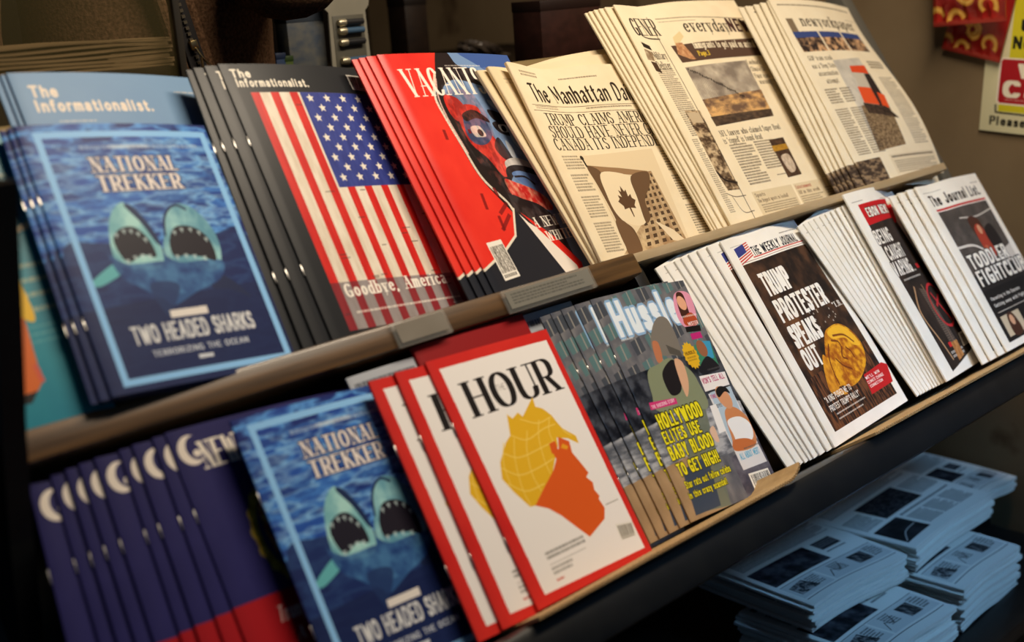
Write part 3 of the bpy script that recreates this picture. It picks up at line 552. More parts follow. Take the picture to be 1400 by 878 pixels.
    c.poly([(.649, .581), (.729, .581), (.703, .705), (.620, .706)], (236, 234, 234)); c.text('FINE', .70, .555, .018, (186, 60, 120), 'bold', w=.06); c.text('DYE', .72, .60, .016, (90, 90, 96), 'bold', w=.06)
    c.tx("ALL ABOUT MERT", 'bold', (90, 170, 206), [(.722, .843), (.951, .848), (.731, .814)]); c.greek(.80, .80, .99, .812, 1, (90, 90, 96), 9, .8)
    c.bars([(.725, .909), (.959, .917), (.954, .989), (.720, .981)], (40, 38, 40), 1, 5)
@cover('weekly', 720, 880, (238, 234, 226))
def _(c):
    c.tex([(0, 0), (1, 0), (1, 1), (0, 1)], (234, 230, 222), (242, 238, 231), (90, 90), 3)
    fl = [np.array(p) for p in [(.077, .053), (.260, .036), (.253, .110), (.075, .138)]]
    f = lambda u, v: tuple((fl[0]*(1-u)+fl[1]*u)*(1-v)+(fl[3]*(1-u)+fl[2]*u)*v)
    for i in range(7): c.poly([f(0, i/7), f(1, i/7), f(1, (i+.5)/7), f(0, (i+.5)/7)], (196, 60, 54))
    c.poly([f(0, 0), f(.66, 0), f(.66, .52), f(0, .52)], (56, 62, 130))
    c.tx('THE WEEKLY JOURNAL', 'block', (22, 22, 30), [(.263, .102), (.853, .117), (.281, .057)]); c.greek(.66, .045, .93, .053, 1, INK, 3, .8, ragged=0)
    c.rect(.24, .112, .93, .117, (196, 60, 54)); c.rect(.08, .124, .93, .127, (150, 120, 110), .8)
    PH = [(.075, .134), (.925, .134), (.925, .945), (.075, .945)]
    c.tex(PH, (36, 27, 23), (82, 56, 40), (60, 60), 5, gain=1.5)
    r = rng(9)
    for i in range(70):
        a = [np.array(p) for p in [(.452, .376), (.763, .392), (.829, .705), (.548, .699)]]; u, v = r.random(2); p = (a[0]*(1-u)+a[1]*u)*(1-v)+(a[3]*(1-u)+a[2]*u)*v
        c.ell(p[0], p[1], .006, .005, (206, 200, 190), .8)
    c.tex([(.171, .421), (.370, .415), (.306, .626), (.164, .772), (.139, .669)], (120, 76, 44), (70, 46, 32), (40, 40), 6); c.tex([(.075, .70), (.925, .66), (.925, .945), (.075, .945)], (34, 24, 22), (112, 70, 44), (10, 40), 7, gain=1.8)
    # golden head ornament
    c.poly([(.496, .561), (.613, .535), (.735, .543), (.825, .596), (.852, .670), (.784, .750), (.627, .803), (.493, .815), (.390, .791), (.278, .785), (.330, .700)], (206, 132, 30), smooth=True)
    c.tex([(.496, .561), (.613, .535), (.735, .543), (.825, .596), (.852, .670), (.784, .750), (.627, .803), (.493, .815), (.390, .791), (.278, .785), (.330, .700)], (236, 176, 40), (150, 74, 22), (22, 20), 8, al=.75, gain=1.7, smooth=True)
    c.poly([(.551, .550), (.713, .544), (.813, .602), (.836, .668), (.757, .656), (.701, .610), (.562, .590)], (240, 186, 52), .9, True)
    dk = (112, 52, 22)
    for q in ([(.537, .594), (.603, .611), (.608, .642)], [(.653, .649), (.684, .676), (.688, .706)], [(.608, .642), (.563, .679), (.602, .700)], [(.479, .674), (.519, .716), (.592, .749)], [(.487, .602), (.416, .657), (.382, .722), (.372, .781)], [(.582, .577), (.707, .595), (.779, .644)]): c.line(q, .012, dk, .85, True)
    c.tex([(.363, .634), (.389, .674), (.349, .784), (.406, .833), (.253, .800), (.273, .725)], (176, 104, 30), (226, 160, 44), (16, 24), 9, smooth=True)
    w = (242, 238, 232)
    c.tx('TRUMP', 'fat', w, [(.166, .301), (.471, .311), (.177, .187)]); c.tx('PROTESTER', 'fat', w, [(.161, .435), (.764, .435), (.176, .326)])
    c.tx('SPEAKS', 'fat', w, [(.160, .558), (.486, .568), (.183, .450)]); c.tx('OUT', 'fat', w, [(.153, .671), (.335, .669), (.164, .572)]); c.tx('"T.B.', 'serifb', w, [(.782, .467), (.906, .466), (.797, .439)])
    c.tx('"A KING PUSHED ME TO', 'bold', w, [(.145, .825), (.470, .827), (.141, .797)]); c.tx("PROTEST TRUMP'S RALLY\"", 'bold', w, [(.146, .865), (.522, .869), (.142, .837)])
    c.greek(.185, .882, .56, .894, 1, w, 5, .95, ragged=0); c.greek(.185, .905, .5, .917, 1, w, 6, .95, ragged=0)
    c.poly([(.676, .797), (.948, .787), (1.003, .807), (.957, .889), (.650, .891)], (190, 32, 36)); 
    for k in range(3): c.tx(("WE'LL WIN", 'CLIMATE CHANGE', 'CONNECTION')[k], 'bold', w, [[(.673, .824), (.672, .845), (.677, .863)][k], [(.868, .822), (.895, .844), (.852, .865)][k], [(.683, .809), (.683, .830), (.675, .849)][k]])
    c.greek(.05, .04, .2, .048, 1, INK, 8, .3)
@cover('ebon', 640, 860, (234, 230, 220))
def _(c):
    c.tex([(0, 0), (1, 0), (1, 1), (0, 1)], (230, 226, 216), (238, 234, 226), (90, 90), 3)
    c.greek(.05, .05, .25, .058, 1, INK, 3, .5); c.greek(.6, .06, .9, .068, 1, INK, 3, .5)
    c.poly([(.123, .071), (.841, .066), (.760, .169), (.121, .183)], (190, 28, 34)); c.tx('EBON NEWS', 'fat', (240, 234, 224), [(.195, .144), (.676, .143), (.240, .095)], outline=INK)
    c.poly([(.121, .183), (.760, .169), (.901, .918), (.183, .974)], (34, 28, 26)); c.tex([(.121, .183), (.760, .169), (.901, .918), (.183, .974)], (30, 25, 23), (58, 46, 40), (70, 70), 4)
    w = (236, 230, 220)
    for k in range(3): c.tx(('BEING', 'CAUGHT', 'VAPING')[k], 'block', w, [[(.113, .289), (.159, .381), (.124, .469)][k], [(.402, .287), (.497, .376), (.477, .459)][k], [(.169, .214), (.178, .306), (.165, .393)][k]], outline=(70, 60, 54))
    c.greek(.2, .455, .55, .47, 1, w, 5, .9, ragged=0); c.greek(.2, .485, .58, .5, 1, w, 6, .9, ragged=0); c.rect(.6, .43, .68, .455, (200, 40, 44))
    c.line([(.303, .537), (.184, .665), (.266, .825), (.312, .926)], .02, (178, 140, 104), smooth=True); c.line([(.464, .539), (.478, .654), (.498, .826), (.514, .924)], .012, (170, 132, 98), smooth=True)
    A, B = np.array([(.384, .556), (.416, .849)]); A2, B2 = np.array([(.490, .574), (.557, .848)])
    for i in range(26):
        t = i/25; c.line([tuple(A*(1-t)+B*t), tuple(A2*(1-t)+B2*t)], .012, (104, 90, 80), .9)
    el = []; (ex, ey), = [(.626, .664)]
    for i in range(25): el.append((ex+.17*math.cos(i*math.pi/12), ey+.115*math.sin(i*math.pi/12)))
    c.line(el, .02, (186, 44, 50)); c.line([(ex-.07, ey-.07), (ex+.06, ey+.09)], .02, (186, 44, 50)); c.line([(ex-.08, ey+.0), (ex+.07, ey-.05)], .02, (186, 44, 50))
    c.bars([(.672, .828), (.867, .823), (.823, .893), (.653, .895)], INK, 1, 5); c.rect(.37, .845, .43, .87, (200, 40, 44)); c.greek(.34, .89, .62, .93, 2, w, 9, .9, ragged=0); c.tex([(.432, .851), (.573, .850), (.576, .931), (.417, .946)], (206, 150, 90), (150, 96, 54), (20, 20), 4)
@cover('toddler', 720, 860, (236, 230, 218))
def _(c):
    c.tex([(0, 0), (1, 0), (1, 1), (0, 1)], (232, 226, 214), (240, 235, 224), (90, 90), 3)
    c.greek(.06, .045, .35, .053, 1, INK, 3, .4); c.greek(.8, .05, .95, .06, 1, INK, 4, .5)
    c.tx('The Journal List.', 'block', (28, 24, 22), [(.105, .131), (.896, .137), (.115, .063)])
    q = [np.array(p) for p in [(.120, .171), (.918, .176), (.904, .960), (.087, .964)]]
    f = lambda u, v: tuple((q[0]*(1-u)+q[1]*u)*(1-v)+(q[3]*(1-u)+q[2]*u)*v)
    c.line([f(0, -.015), f(1, -.015)], .014, (190, 40, 40))
    c.poly([f(0, 0), f(1, 0), f(1, 1), f(0, 1)], (40, 36, 34)); c.tex([f(0, 0), f(1, 0), f(1, .5), f(0, .5)], (92, 84, 78), (66, 60, 56), (60, 50), 5)
    c.line([f(0, .28), f(.3, .30), f(.55, .42)], .018, (214, 206, 194), smooth=True); c.line([f(.3, .08), f(.6, .1), f(1, .07)], .012, (190, 182, 170), smooth=True); c.poly([f(.62, .42), f(1, .36), f(1, .46), f(.7, .5)], (206, 198, 186))
    c.poly([f(.42, .1), f(.6, .12), f(.62, .3), f(.5, .34), f(.42, .24)], (76, 44, 32), smooth=True); c.poly([f(.44, .2), f(.56, .16), f(.66, .3), f(.6, .42), f(.46, .4)], (164, 62, 44), smooth=True); c.poly([f(.62, .22), f(.8, .18), f(.86, .32), f(.76, .42), f(.64, .36)], (40, 34, 32), smooth=True); c.ell(*f(.54, .2), .03, .03, (206, 150, 116)); c.ell(*f(.5, .36), .04, .03, (190, 100, 70))
    c.poly([f(0, .62), f(1, .62), f(1, 1), f(0, 1)], (30, 27, 26))
    c.tx('TODDLER', 'fat', (238, 232, 220), [(.151, .536), (.781, .537), (.187, .448)], outline=(40, 36, 34)); c.tx('FIGHTCLUB', 'fat', (238, 232, 220), [(.147, .648), (.967, .627), (.168, .556)], outline=(40, 36, 34))
    c.text('Parenting in the Daycare', f(.08, .70)[0], f(.08, .70)[1], .02, (226, 220, 210), 'bold', w=.5); c.text('Getting away with Fights', f(.08, .75)[0], f(.08, .75)[1], .02, (226, 220, 210), 'bold', w=.56)
    c.line([f(.08, .79), f(.95, .79)], .005, (206, 200, 190))
    c.poly([f(.07, .82), f(.46, .82), f(.46, .97), f(.07, .97)], (196, 178, 150)); c.poly([f(.2, .83), f(.32, .83), f(.36, .97), f(.18, .97)], (70, 42, 30), smooth=True); c.ell(*f(.26, .87), .035, .03, (206, 156, 122)); c.greek(.62, .84, .9, .92, 4, (226, 220, 210), 8, .9)
@cover('pencil', 460, 640, (30, 130, 150))
def _(c):
    c.tex([(0, 0), (1, 0), (1, 1), (0, 1)], (22, 120, 144), (40, 144, 160), (160, 160), 3)
    for i in range(9): c.ell(*(np.array([(.867, .297)][0])+[.11*math.cos(i*.35), .055*math.sin(i*.35)]), .022, .012, (226, 200, 160))
    c.greek(.62, .05, .96, .065, 1, (226, 200, 160), 3, .9); c.greek(.70, .15, .95, .17, 1, (226, 200, 160), 3, .9)
    for k in range(4): c.greek(.70, .47+k*.05, .97, .495+k*.05, 1, (214, 196, 160), 20+k, .9)
    for k in range(3): c.greek(.70, .68+k*.025, .95, .69+k*.025, 1, (120, 176, 180), 30+k, .8)
    c.poly([(.683, .535), (.739, .566), (.787, .648), (.766, .860), (.737, .886), (.626, .892), (.554, .904)], (214, 104, 40)); c.poly([(.711, .469), (.819, .489), (.825, .542), (.828, .656), (.788, .653), (.740, .577), (.673, .559)], (232, 184, 36), smooth=True); c.poly([(.626, .892), (.737, .886), (.699, .919), (.649, .917)], (24, 20, 20)); c.line([(.766, .860), (.762, .804)], .02, (206, 90, 70))
@cover('late', 560, 460, (220, 220, 214))
def _(c):
    ink = (34, 34, 36)
    c.greek(.05, .04, .95, .12, 1, ink, 3, .9, ragged=0); c.greek(.05, .16, .95, .36, 12, ink, 4, .7)
    c.rect(.03, .40, .60, .66, (26, 26, 30)); c.tex([(.03, .40), (.60, .40), (.60, .66), (.03, .66)], (18, 18, 22), (70, 72, 80), (40, 30), 5, gain=1.5)
    c.rect(.66, .42, .86, .54, (46, 46, 50)); c.greek(.66, .44, .86, .52, 3, (200, 200, 200), 6, .5); c.greek(.66, .57, .86, .60, 1, ink, 7)
    c.rect(.03, .69, .97, .695, ink); c.rect(.03, .70, .34, .90, (196, 198, 196)); c.rect(.36, .70, .97, .90, (196, 198, 196))
    c.tex([(.06, .74), (.20, .72), (.24, .86), (.06, .86)], (40, 40, 44), (150, 150, 150), (10, 10), 8, gain=2); c.greek(.22, .73, .32, .86, 6, ink, 9, .8)
    c.line([(.38, .86), (.44, .78), (.50, .82), (.56, .74)], .006, ink); c.greek(.46, .72, .58, .84, 6, ink, 10, .8); c.tex([(.66, .73), (.82, .73), (.82, .86), (.66, .86)], (24, 24, 28), (120, 120, 120), (14, 20), 11, gain=1.6); c.greek(.84, .72, .95, .86, 6, ink, 12, .8)
    c.rect(.03, .92, .97, .925, ink)
@cover('evening', 560, 460, (222, 222, 216))
def _(c):
    ink = (34, 34, 36)
    c.greek(.03, .04, .97, .12, 1, ink, 3, .9, ragged=0); c.greek(.05, .16, .95, .28, 8, ink, 4, .7)
    c.greek(.03, .38, .22, .60, 12, ink, 5, .8); c.tex([(.25, .32), (.70, .32), (.70, .60), (.25, .60)], (18, 18, 20), (60, 60, 64), (10, 8), 6, gain=1.8); c.greek(.73, .36, .97, .58, 12, ink, 7, .8)
    c.tex([(.03, .64), (.30, .64), (.30, .92), (.03, .92)], (18, 18, 20), (50, 50, 54), (50, 40), 8); c.line([(.05, .9), (.15, .82), (.28, .8)], .01, (160, 160, 160), smooth=True)
    c.greek(.34, .645, .95, .675, 1, ink, 9, 1., ragged=0)
    for k in range(3): c.greek(.34+.2*k, .70, .52+.2*k, .90, 11, ink, 10+k, .85)
@cover('crisps', 300, 300, (150, 26, 24))
def _(c):
    c.tex([(0, 0), (1, 0), (1, 1), (0, 1)], (120, 16, 18), (176, 40, 28), (80, 80), 3); r = rng(8)
    for i in range(16):
        x, y = r.random(2); a = r.random()*360; e = []
        for k in range(12): e.append((x+.1*math.cos(k*.4+a), y+.085*math.sin(k*.4+a)))
        c.line(e, .06, (214, 150, 56), smooth=True); c.line(e, .02, (234, 190, 96), .8, smooth=True)
@cover('wecard', 400, 540, (214, 208, 170))
def _(c):
    c.rect(.2, .18, 1, .545, (206, 196, 40)); c.rect(.15, .82, 1, .872, (206, 196, 40)); c.line([(.125, .835), (.13, .88), (1, .89)], .014, (30, 28, 22))
    c.text('Under', .27, .385, .07, (30, 28, 22), 'block', w=.5); c.text('No Tobacco', .22, .49, .075, (30, 28, 22), 'block', w=.72)
    c.poly([(.125, .56), (.15, .545), (.97, .545), (.99, .56), (.99, .81), (.97, .83), (.15, .83), (.125, .81)], (238, 228, 214)); c.poly([(.14, .565), (.155, .555), (.965, .555), (.98, .565), (.98, .808), (.965, .82), (.155, .82), (.14, .808)], (166, 28, 36))
    c.text('We', .28, .665, .09, (236, 228, 206), 'fat', w=.32); c.text('Card', .17, .785, .105, (236, 228, 206), 'fat', w=.58); c.greek(.2, .796, .9, .808, 1, (220, 190, 180), 4)
    c.text('Please Have I.D.', .085, .958, .055, (30, 28, 22), 'block', w=.8)
@cover('crossword', 300, 300, (172, 178, 188))
def _(c):
    ink = (60, 64, 74); c.greek(.05, .03, .97, .07, 1, ink, 3, .9); c.rect(.04, .1, .3, .16, ink); c.rect(.05, .106, .29, .154, (172, 178, 188)); c.greek(.07, .115, .27, .145, 1, ink, 3, .9); c.greek(.35, .1, .95, .3, 6, ink, 4, .8); c.greek(.05, .4, .95, .95, 16, ink, 5, .6)
@cover('price', 300, 90, (118, 116, 108))
def _(c):
    c.greek(.05, .15, .9, .85, 4, (56, 56, 54), 3, .6)
@cover('redbook', 200, 200, (140, 22, 26))
def _(c): c.greek(.05, .1, .9, .14, 1, (180, 60, 50), 3, .6)
@cover('blank', 200, 200, (226, 206, 168))
def _(c): c.tex([(0, 0), (1, 0), (1, 1), (0, 1)], (222, 203, 166), (232, 214, 180), (60, 60), 3); c.greek(.06, .06, .3, .1, 2, INK, 4, .2)
# ---------------------------------------------------------------- the setting
M_WOOD = mat('brown_wood', (.050, .025, .008), .42, noise=((.13, .066, .022), 9., (.6, 14., 14.), 6.), bump=.15, coat=.25)
M_TAN = mat('tan_board', (.34, .25, .135), .7, noise=((.42, .31, .18), 12., (1, 8, 8), 4.))
M_CARD = mat('corrugated_card', (.42, .27, .12), .85, noise=((.52, .35, .17), 60., (1, 1, 1), 3.))
M_BLACK = mat('black_paint', (.004, .004, .004), .4, noise=((.008, .008, .0075), 30., (1, 1, 1), 4.))
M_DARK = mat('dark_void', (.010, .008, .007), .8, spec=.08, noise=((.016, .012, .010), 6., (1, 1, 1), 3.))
M_STEEL = mat('steel_wire', (.6, .58, .55), .3, 1.)
M_PAGE = mat('page_stock', (.62, .58, .50), .85, noise=((.72, .68, .60), 900., (.02, .02, 1.), 2.))
M_NEWS = mat('newsprint', (.60, .53, .41), .9, noise=((.72, .65, .52), 700., (.02, .02, 1.), 2.))
M_WHITE = mat('tabloid_stock', (.66, .63, .57), .9, noise=((.76, .73, .67), 700., (.02, .02, 1.), 2.))
def wall_mat():
    m = mat('stained_plaster', (.18, .122, .062), .85, noise=((.225, .158, .085), 5., (1, 1, 1), 8.), bump=.2)
    nt = m.node_tree; b = nt.nodes['Principled BSDF']; src = b.inputs['Base Color'].links[0].from_socket
    tc = nt.nodes.new('ShaderNodeTexCoord'); n = nt.nodes.new('ShaderNodeTexNoise'); n.inputs['Scale'].default_value = 7.; n.inputs['Detail'].default_value = 6.
    r = nt.nodes.new('ShaderNodeValToRGB'); r.color_ramp.elements[0].position = .60; r.color_ramp.elements[0].color = (1, 1, 1, 1); r.color_ramp.elements[1].position = .70; r.color_ramp.elements[1].color = (.42, .34, .26, 1)
    mx = nt.nodes.new('ShaderNodeMix'); mx.data_type = 'RGBA'; mx.blend_type = 'MULTIPLY'; mx.inputs[0].default_value = 1.
    nt.links.new(tc.outputs['Object'], n.inputs['Vector']); nt.links.new(n.outputs['Fac'], r.inputs['Fac']); nt.links.new(src, mx.inputs[6]); nt.links.new(r.outputs['Color'], mx.inputs[7]); nt.links.new(mx.outputs[2], b.inputs['Base Color'])
    return m
struct(obj('wall_right', box_bm((2.03, .45, -.02), (2.13, 2.75, 2.72)), wall_mat(), smooth=False))
struct(obj('floor', box_bm((-1.2, -1.5, -.06), (2.13, 2.75, 0)), mat('concrete_floor', (.09, .085, .08), .8, noise=((.12, .115, .11), 8., (1, 1, 1), 6.)), smooth=False))
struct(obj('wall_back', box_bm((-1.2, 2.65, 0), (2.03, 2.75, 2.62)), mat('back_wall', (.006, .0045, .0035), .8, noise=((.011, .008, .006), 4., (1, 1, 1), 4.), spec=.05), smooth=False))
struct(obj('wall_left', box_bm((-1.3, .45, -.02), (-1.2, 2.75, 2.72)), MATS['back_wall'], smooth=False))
struct(obj('ceiling', box_bm((-1.2, .45, 2.62), (2.13, 2.75, 2.72)), mat('ceiling_paint', (.05, .042, .035), .9, noise=((.06, .05, .042), 6., (1, 1, 1), 3.)), smooth=False))
lamp = thing('ceiling_lamp', 'long strip lamp fixed to the kiosk ceiling above the magazine rack', 'lamp', (1.15, .55, 2.62))
obj('housing', box_bm((-.6, -.13, -.16), (.6, .13, 0), .01), mat('lamp_housing', (.5, .48, .44), .5), lamp)
# ---------------------------------------------------------------- the rack
rack = thing('magazine_rack', 'long leaning two-tier rack with brown wooden ledge, holding all the magazines', 'rack', (0, 0, 0))
def slab(name, m, x0, x1, v0, v1, d0, d1, bev=.001, parent=rack):
    o = obj(name, box_bm((x0, d0, v0), (x1, d1, v1), bev), m, parent)
    o.matrix_world = Matrix.Translation((0, 0, EYE)) @ RACK.to_4x4(); return o
slab('back_panel', M_BLACK, .26, 1.93, .20, .575, 1.075, 1.09)
slab('top_trim', mat('brass_trim', (.30, .22, .10), .4, .6), .26, 1.93, .566, .578, 1.068, 1.075)
slab('back_panel', M_BLACK, .26, 1.93, -.115, .21, 1.04, 1.055)
slab('shelf_board', M_WOOD, .30, 1.055, .220, .2465, .938, 1.09, .003)
slab('shelf_board', M_TAN, 1.045, 1.80, .2350, .2465, .946, 1.09, .001)
slab('shelf_board', M_BLACK, .30, 1.93, -.108, -.0625, .886, 1.06, .008)
slab('bracket', M_BLACK, 1.056, 1.075, .16, .236, .955, 1.075)
slab('side_rail', mat('rail_paint', (.10, .095, .08), .5), 1.885, 1.915, .21, .60, 1.005, 1.07, .003)
slab('side_rail', MATS['rail_paint'], 1.885, 1.915, -.11, .205, .99, 1.04, .003)
# added dark board, front edge cut to follow the left border of view
bm = bmesh.new(); prof = [(0.8018, 1.3998), (0.8155, 1.36), (0.8308, 1.3129), (0.8657, 1.2098), (0.889, 1.1224), (0.9078, 1.023), (1.188, 1.023), (1.3, 1.4)]
fa = [bm.verts.new((.318, y, z)) for y, z in prof]; fb = [bm.verts.new((.300, y, z)) for y, z in prof]
bm.faces.new(fa); bm.faces.new(fb[::-1])
for i in range(len(prof)): j = (i+1) % len(prof); bm.faces.new((fa[i], fb[i], fb[j], fa[j]))
obj('left_dark_board', bm, M_BLACK, rack, False)
obj('bottom_shelf', box_bm((.30, .74, .47), (2.02, 1.30, .50), .004), M_BLACK, rack)
obj('recess_panel', box_bm((.30, 1.28, 0), (2.02, 1.30, .97)), M_BLACK, rack, False)
for x in (.30, 1.97):
    obj('leg', box_bm((x, .76, 0), (x+.05, .81, .47), .003), M_BLACK, rack); obj('leg', box_bm((x, 1.22, 0), (x+.05, 1.27, .47), .003), M_BLACK, rack)
    obj('upright', box_bm((x, 1.18, .50), (x+.05, 1.23, 1.36), .003), M_BLACK, rack)
# corrugated card liners under the lower row
def liner(label, x0, x1, curl):
    bm = bmesh.new(); n = int((x1-x0)/.0022); top, bot = [], []
    ys = (.876, 1.03); rows = []
    for i in range(n+1):
        x = x0+(x1-x0)*i/n; t = max(0., (x-(x1-.03))/.03); lift = .011*t*t if curl else 0
        fl = .0011*math.sin(i*math.pi*.5)
        rows.append([bm.verts.new((x, ys[0]+fl*.4, -.0622+lift)), bm.verts.new((x, ys[0], -.0588+lift+fl*.35)), bm.verts.new((x, ys[1], -.0588+lift)), bm.verts.new((x, ys[1], -.0622+lift))])
    for a, b in zip(rows[:-1], rows[1:]):
        for k in range(4): bm.faces.new((a[k], b[k], b[(k+1) % 4], a[(k+1) % 4]))
    bm.faces.new(rows[0]); bm.faces.new(rows[-1][::-1])
    root = thing('cardboard_liner', label, 'cardboard', W(x0, -.0622, .876))
    o = obj('liner_sheet', bm, M_CARD, root); o.matrix_world = Matrix.Translation((0, 0, EYE)) @ RACK.to_4x4()
    # wavy fluting showing along the cut front edge
    bm = bmesh.new(); pts = []
    for i in range(n*2+1):
        x = x0+(x1-x0)*i/(n*2); t = max(0., (x-(x1-.03))/.03); lift = .011*t*t if curl else 0
        pts.append((x, ys[0]-.0008, -.0605+lift+.0012*math.sin(i*math.pi*.5)))
    tube(bm, pts, .0005, 4)
    o = obj('fluting', bm, mat('card_dark', (.20, .115, .045), .9, noise=((.3, .18, .08), 50., (1, 1, 1), 2.)), root); o.matrix_world = Matrix.Translation((0, 0, EYE)) @ RACK.to_4x4()
liner('torn corrugated cardboard strip under the red-bordered magazines, its right end curling up', .66, 1.068, True)
liner('corrugated cardboard strip under the white tabloids at the right of the lower shelf', 1.215, 1.80, False)
# clear price strips on the wooden ledge
def price(label, x0, x1, v0, v1, d, printed):
    root = thing('price_strip', label, 'price strip', W(x0, v0, d))
    o = obj('plastic_holder', box_bm((x0, d-.003, v0), (x1, d, v1), .0006), mat('clear_plastic', (.5, .5, .46), .12, alpha=.18), root); o.matrix_world = Matrix.Translation((0, 0, EYE)) @ RACK.to_4x4()
    bm = bmesh.new(); uvl = bm.loops.layers.uv.new('UVMap'); q = [(x0+.004, v0+.004), (x1-.004, v0+.004), (x1-.004, v1-.003), (x0+.004, v1-.003)]
    vs_ = [bm.verts.new((x, d-.0034, v)) for x, v in q]; vb = [bm.verts.new((x, d-.0032, v)) for x, v in q]; f = bm.faces.new(vs_)
    for l, c in zip(f.loops, ((0, 0), (1, 0), (1, 1), (0, 1))): l[uvl].uv = c
    bm.faces.new(vb[::-1])
    for i in range(4): bm.faces.new((vs_[i], vb[i], vb[(i+1) % 4], vs_[(i+1) % 4]))
    m = print_mat('price', .5) if printed else mat('blank_tag', (.16, .14, .11), .4, noise=((.19, .17, .14), 20., (1, 1, 1), 2.))
    o = obj('tag_card', bm, m, root, False); o.matrix_world = Matrix.Translation((0, 0, EYE)) @ RACK.to_4x4()
price('clear plastic price strip with small grey print under the red portrait magazine', .838, .972, .2185, .2445, .936, True)
price('blank grey price strip on the wooden ledge under the flag magazine', .692, .760, .2185, .2445, .936, False)
# ---------------------------------------------------------------- magazines and newspapers
def bend(kind):
    if kind == 'mag': return lambda u, w: .0045*4*u*(1-u)*(.25+.75*w)
    if kind == 'flat': return lambda u, w: .0015*math.sin(math.pi*u)
    if kind == 'news': return lambda u, w: -.007*math.exp(-((u-.22)/.16)**2)*w**3+.004*math.sin(math.pi*u)*w
    if kind == 'tab': return lambda u, w: -.006*math.exp(-((u-.35)/.16)**2)*w**4+.003*math.sin(math.pi*u)*w-.015*u**2*w**2
    if kind == 'fold': return lambda u, w: -.016*math.exp(-((u-.30)/.22)**2)*w**3-.004*math.sin(math.pi*u)*(1-w)
    if kind == 'slump': return lambda u, w: .010*math.sin(math.pi*w*1.6)*u**1.5+.006*math.sin(math.pi*u)
    if kind == 'curl': return lambda u, w: .009*math.sin(math.pi*u)*(.35+.65*w)+.010*u**3*math.sin(2*math.pi*w)
    if kind == 'pile': return lambda u, w: .0055*(1-w)**2*math.sin(math.pi*1.4*u+.3)-.002*u
    return lambda u, w: 0.
def frame_of(x0, v0, dL, phi, rho):
    p, r = math.radians(phi), math.radians(rho)
    uh = VX*(math.cos(p)*math.cos(r))+VV*(-math.sin(r))+VD*math.sin(p); vh = VX*math.sin(r)+VV*math.cos(r)
    return uh, vh
def publication(root, w, h, t, uh, vh, kind, front, stock, names, staples=0, nu=18, nv=22):
    # builds cover (front sheet, spine, back sheet) and the page block inside, in world axes about the root
    uh, vh = uh.normalized(), vh.normalized(); n = uh.cross(vh).normalized(); D = bend(kind)
    def P(u, ww, off): return uh*(u*w)+vh*(ww*h)+n*(D(u, ww)-off)
    bm = bmesh.new(); uvl = bm.loops.layers.uv.new('UVMap'); cols = []
    us = [1-i/nu for i in range(nu+1)]
    path = [(u, 0., u) for u in us]+[(-.35*t/w*math.sin(a), t*.5*(1-math.cos(a)), .004) for a in (math.pi*.25, math.pi*.5, math.pi*.75)]+[(i/nu, t, .004) for i in range(nu+1)]
    for u, off, tu in path: cols.append([(bm.verts.new(P(max(u, 0), j/nv, off)+uh*min(u, 0)*w), tu, j/nv) for j in range(nv+1)])
    for A, B in zip(cols[:-1], cols[1:]):
        for j in range(nv):
            q = (A[j], B[j], B[j+1], A[j+1]); f = bm.faces.new([k[0] for k in q][::-1])
            for l, k in zip(f.loops, q[::-1]): l[uvl].uv = (k[1], k[2])
    cv = obj(names[0], bm, front, root)
    bm = bmesh.new(); e = min(.0005, t*.12); lo, hi = [], []
    for i in range(nu+1):
        u = .004+i/nu*(.992)
        lo.append([bm.verts.new(P(u, .002+.996*j/nv, t-e)) for j in range(nv+1)]); hi.append([bm.verts.new(P(u, .002+.996*j/nv, e)) for j in range(nv+1)])
    for i in range(nu):
        for j in range(nv):
            bm.faces.new((hi[i][j], hi[i+1][j], hi[i+1][j+1], hi[i][j+1])); bm.faces.new((lo[i][j+1], lo[i+1][j+1], lo[i+1][j], lo[i][j]))
        bm.faces.new((lo[i][0], lo[i+1][0], hi[i+1][0], hi[i][0])); bm.faces.new((hi[i][nv], hi[i+1][nv], lo[i+1][nv], lo[i][nv]))
    for j in range(nv):
        bm.faces.new((lo[0][j+1], lo[0][j], hi[0][j], hi[0][j+1])); bm.faces.new((lo[nu][j], lo[nu][j+1], hi[nu][j+1], hi[nu][j]))
    obj(names[1], bm, stock, root)
    for k in range(staples):
        bm = bmesh.new(); wv = (.24, .70)[k]; a = P(0, wv, t*.5)-uh*(.36*t+.0003); tube(bm, [a+uh*.0012, a, a+vh*.004, a+vh*.011, a+vh*.012+uh*.0012], .0005, 6)
        obj('staple', bm, M_STEEL, root)
MAG = ('cover', 'pages'); NWS = ('front_page', 'inner_pages')
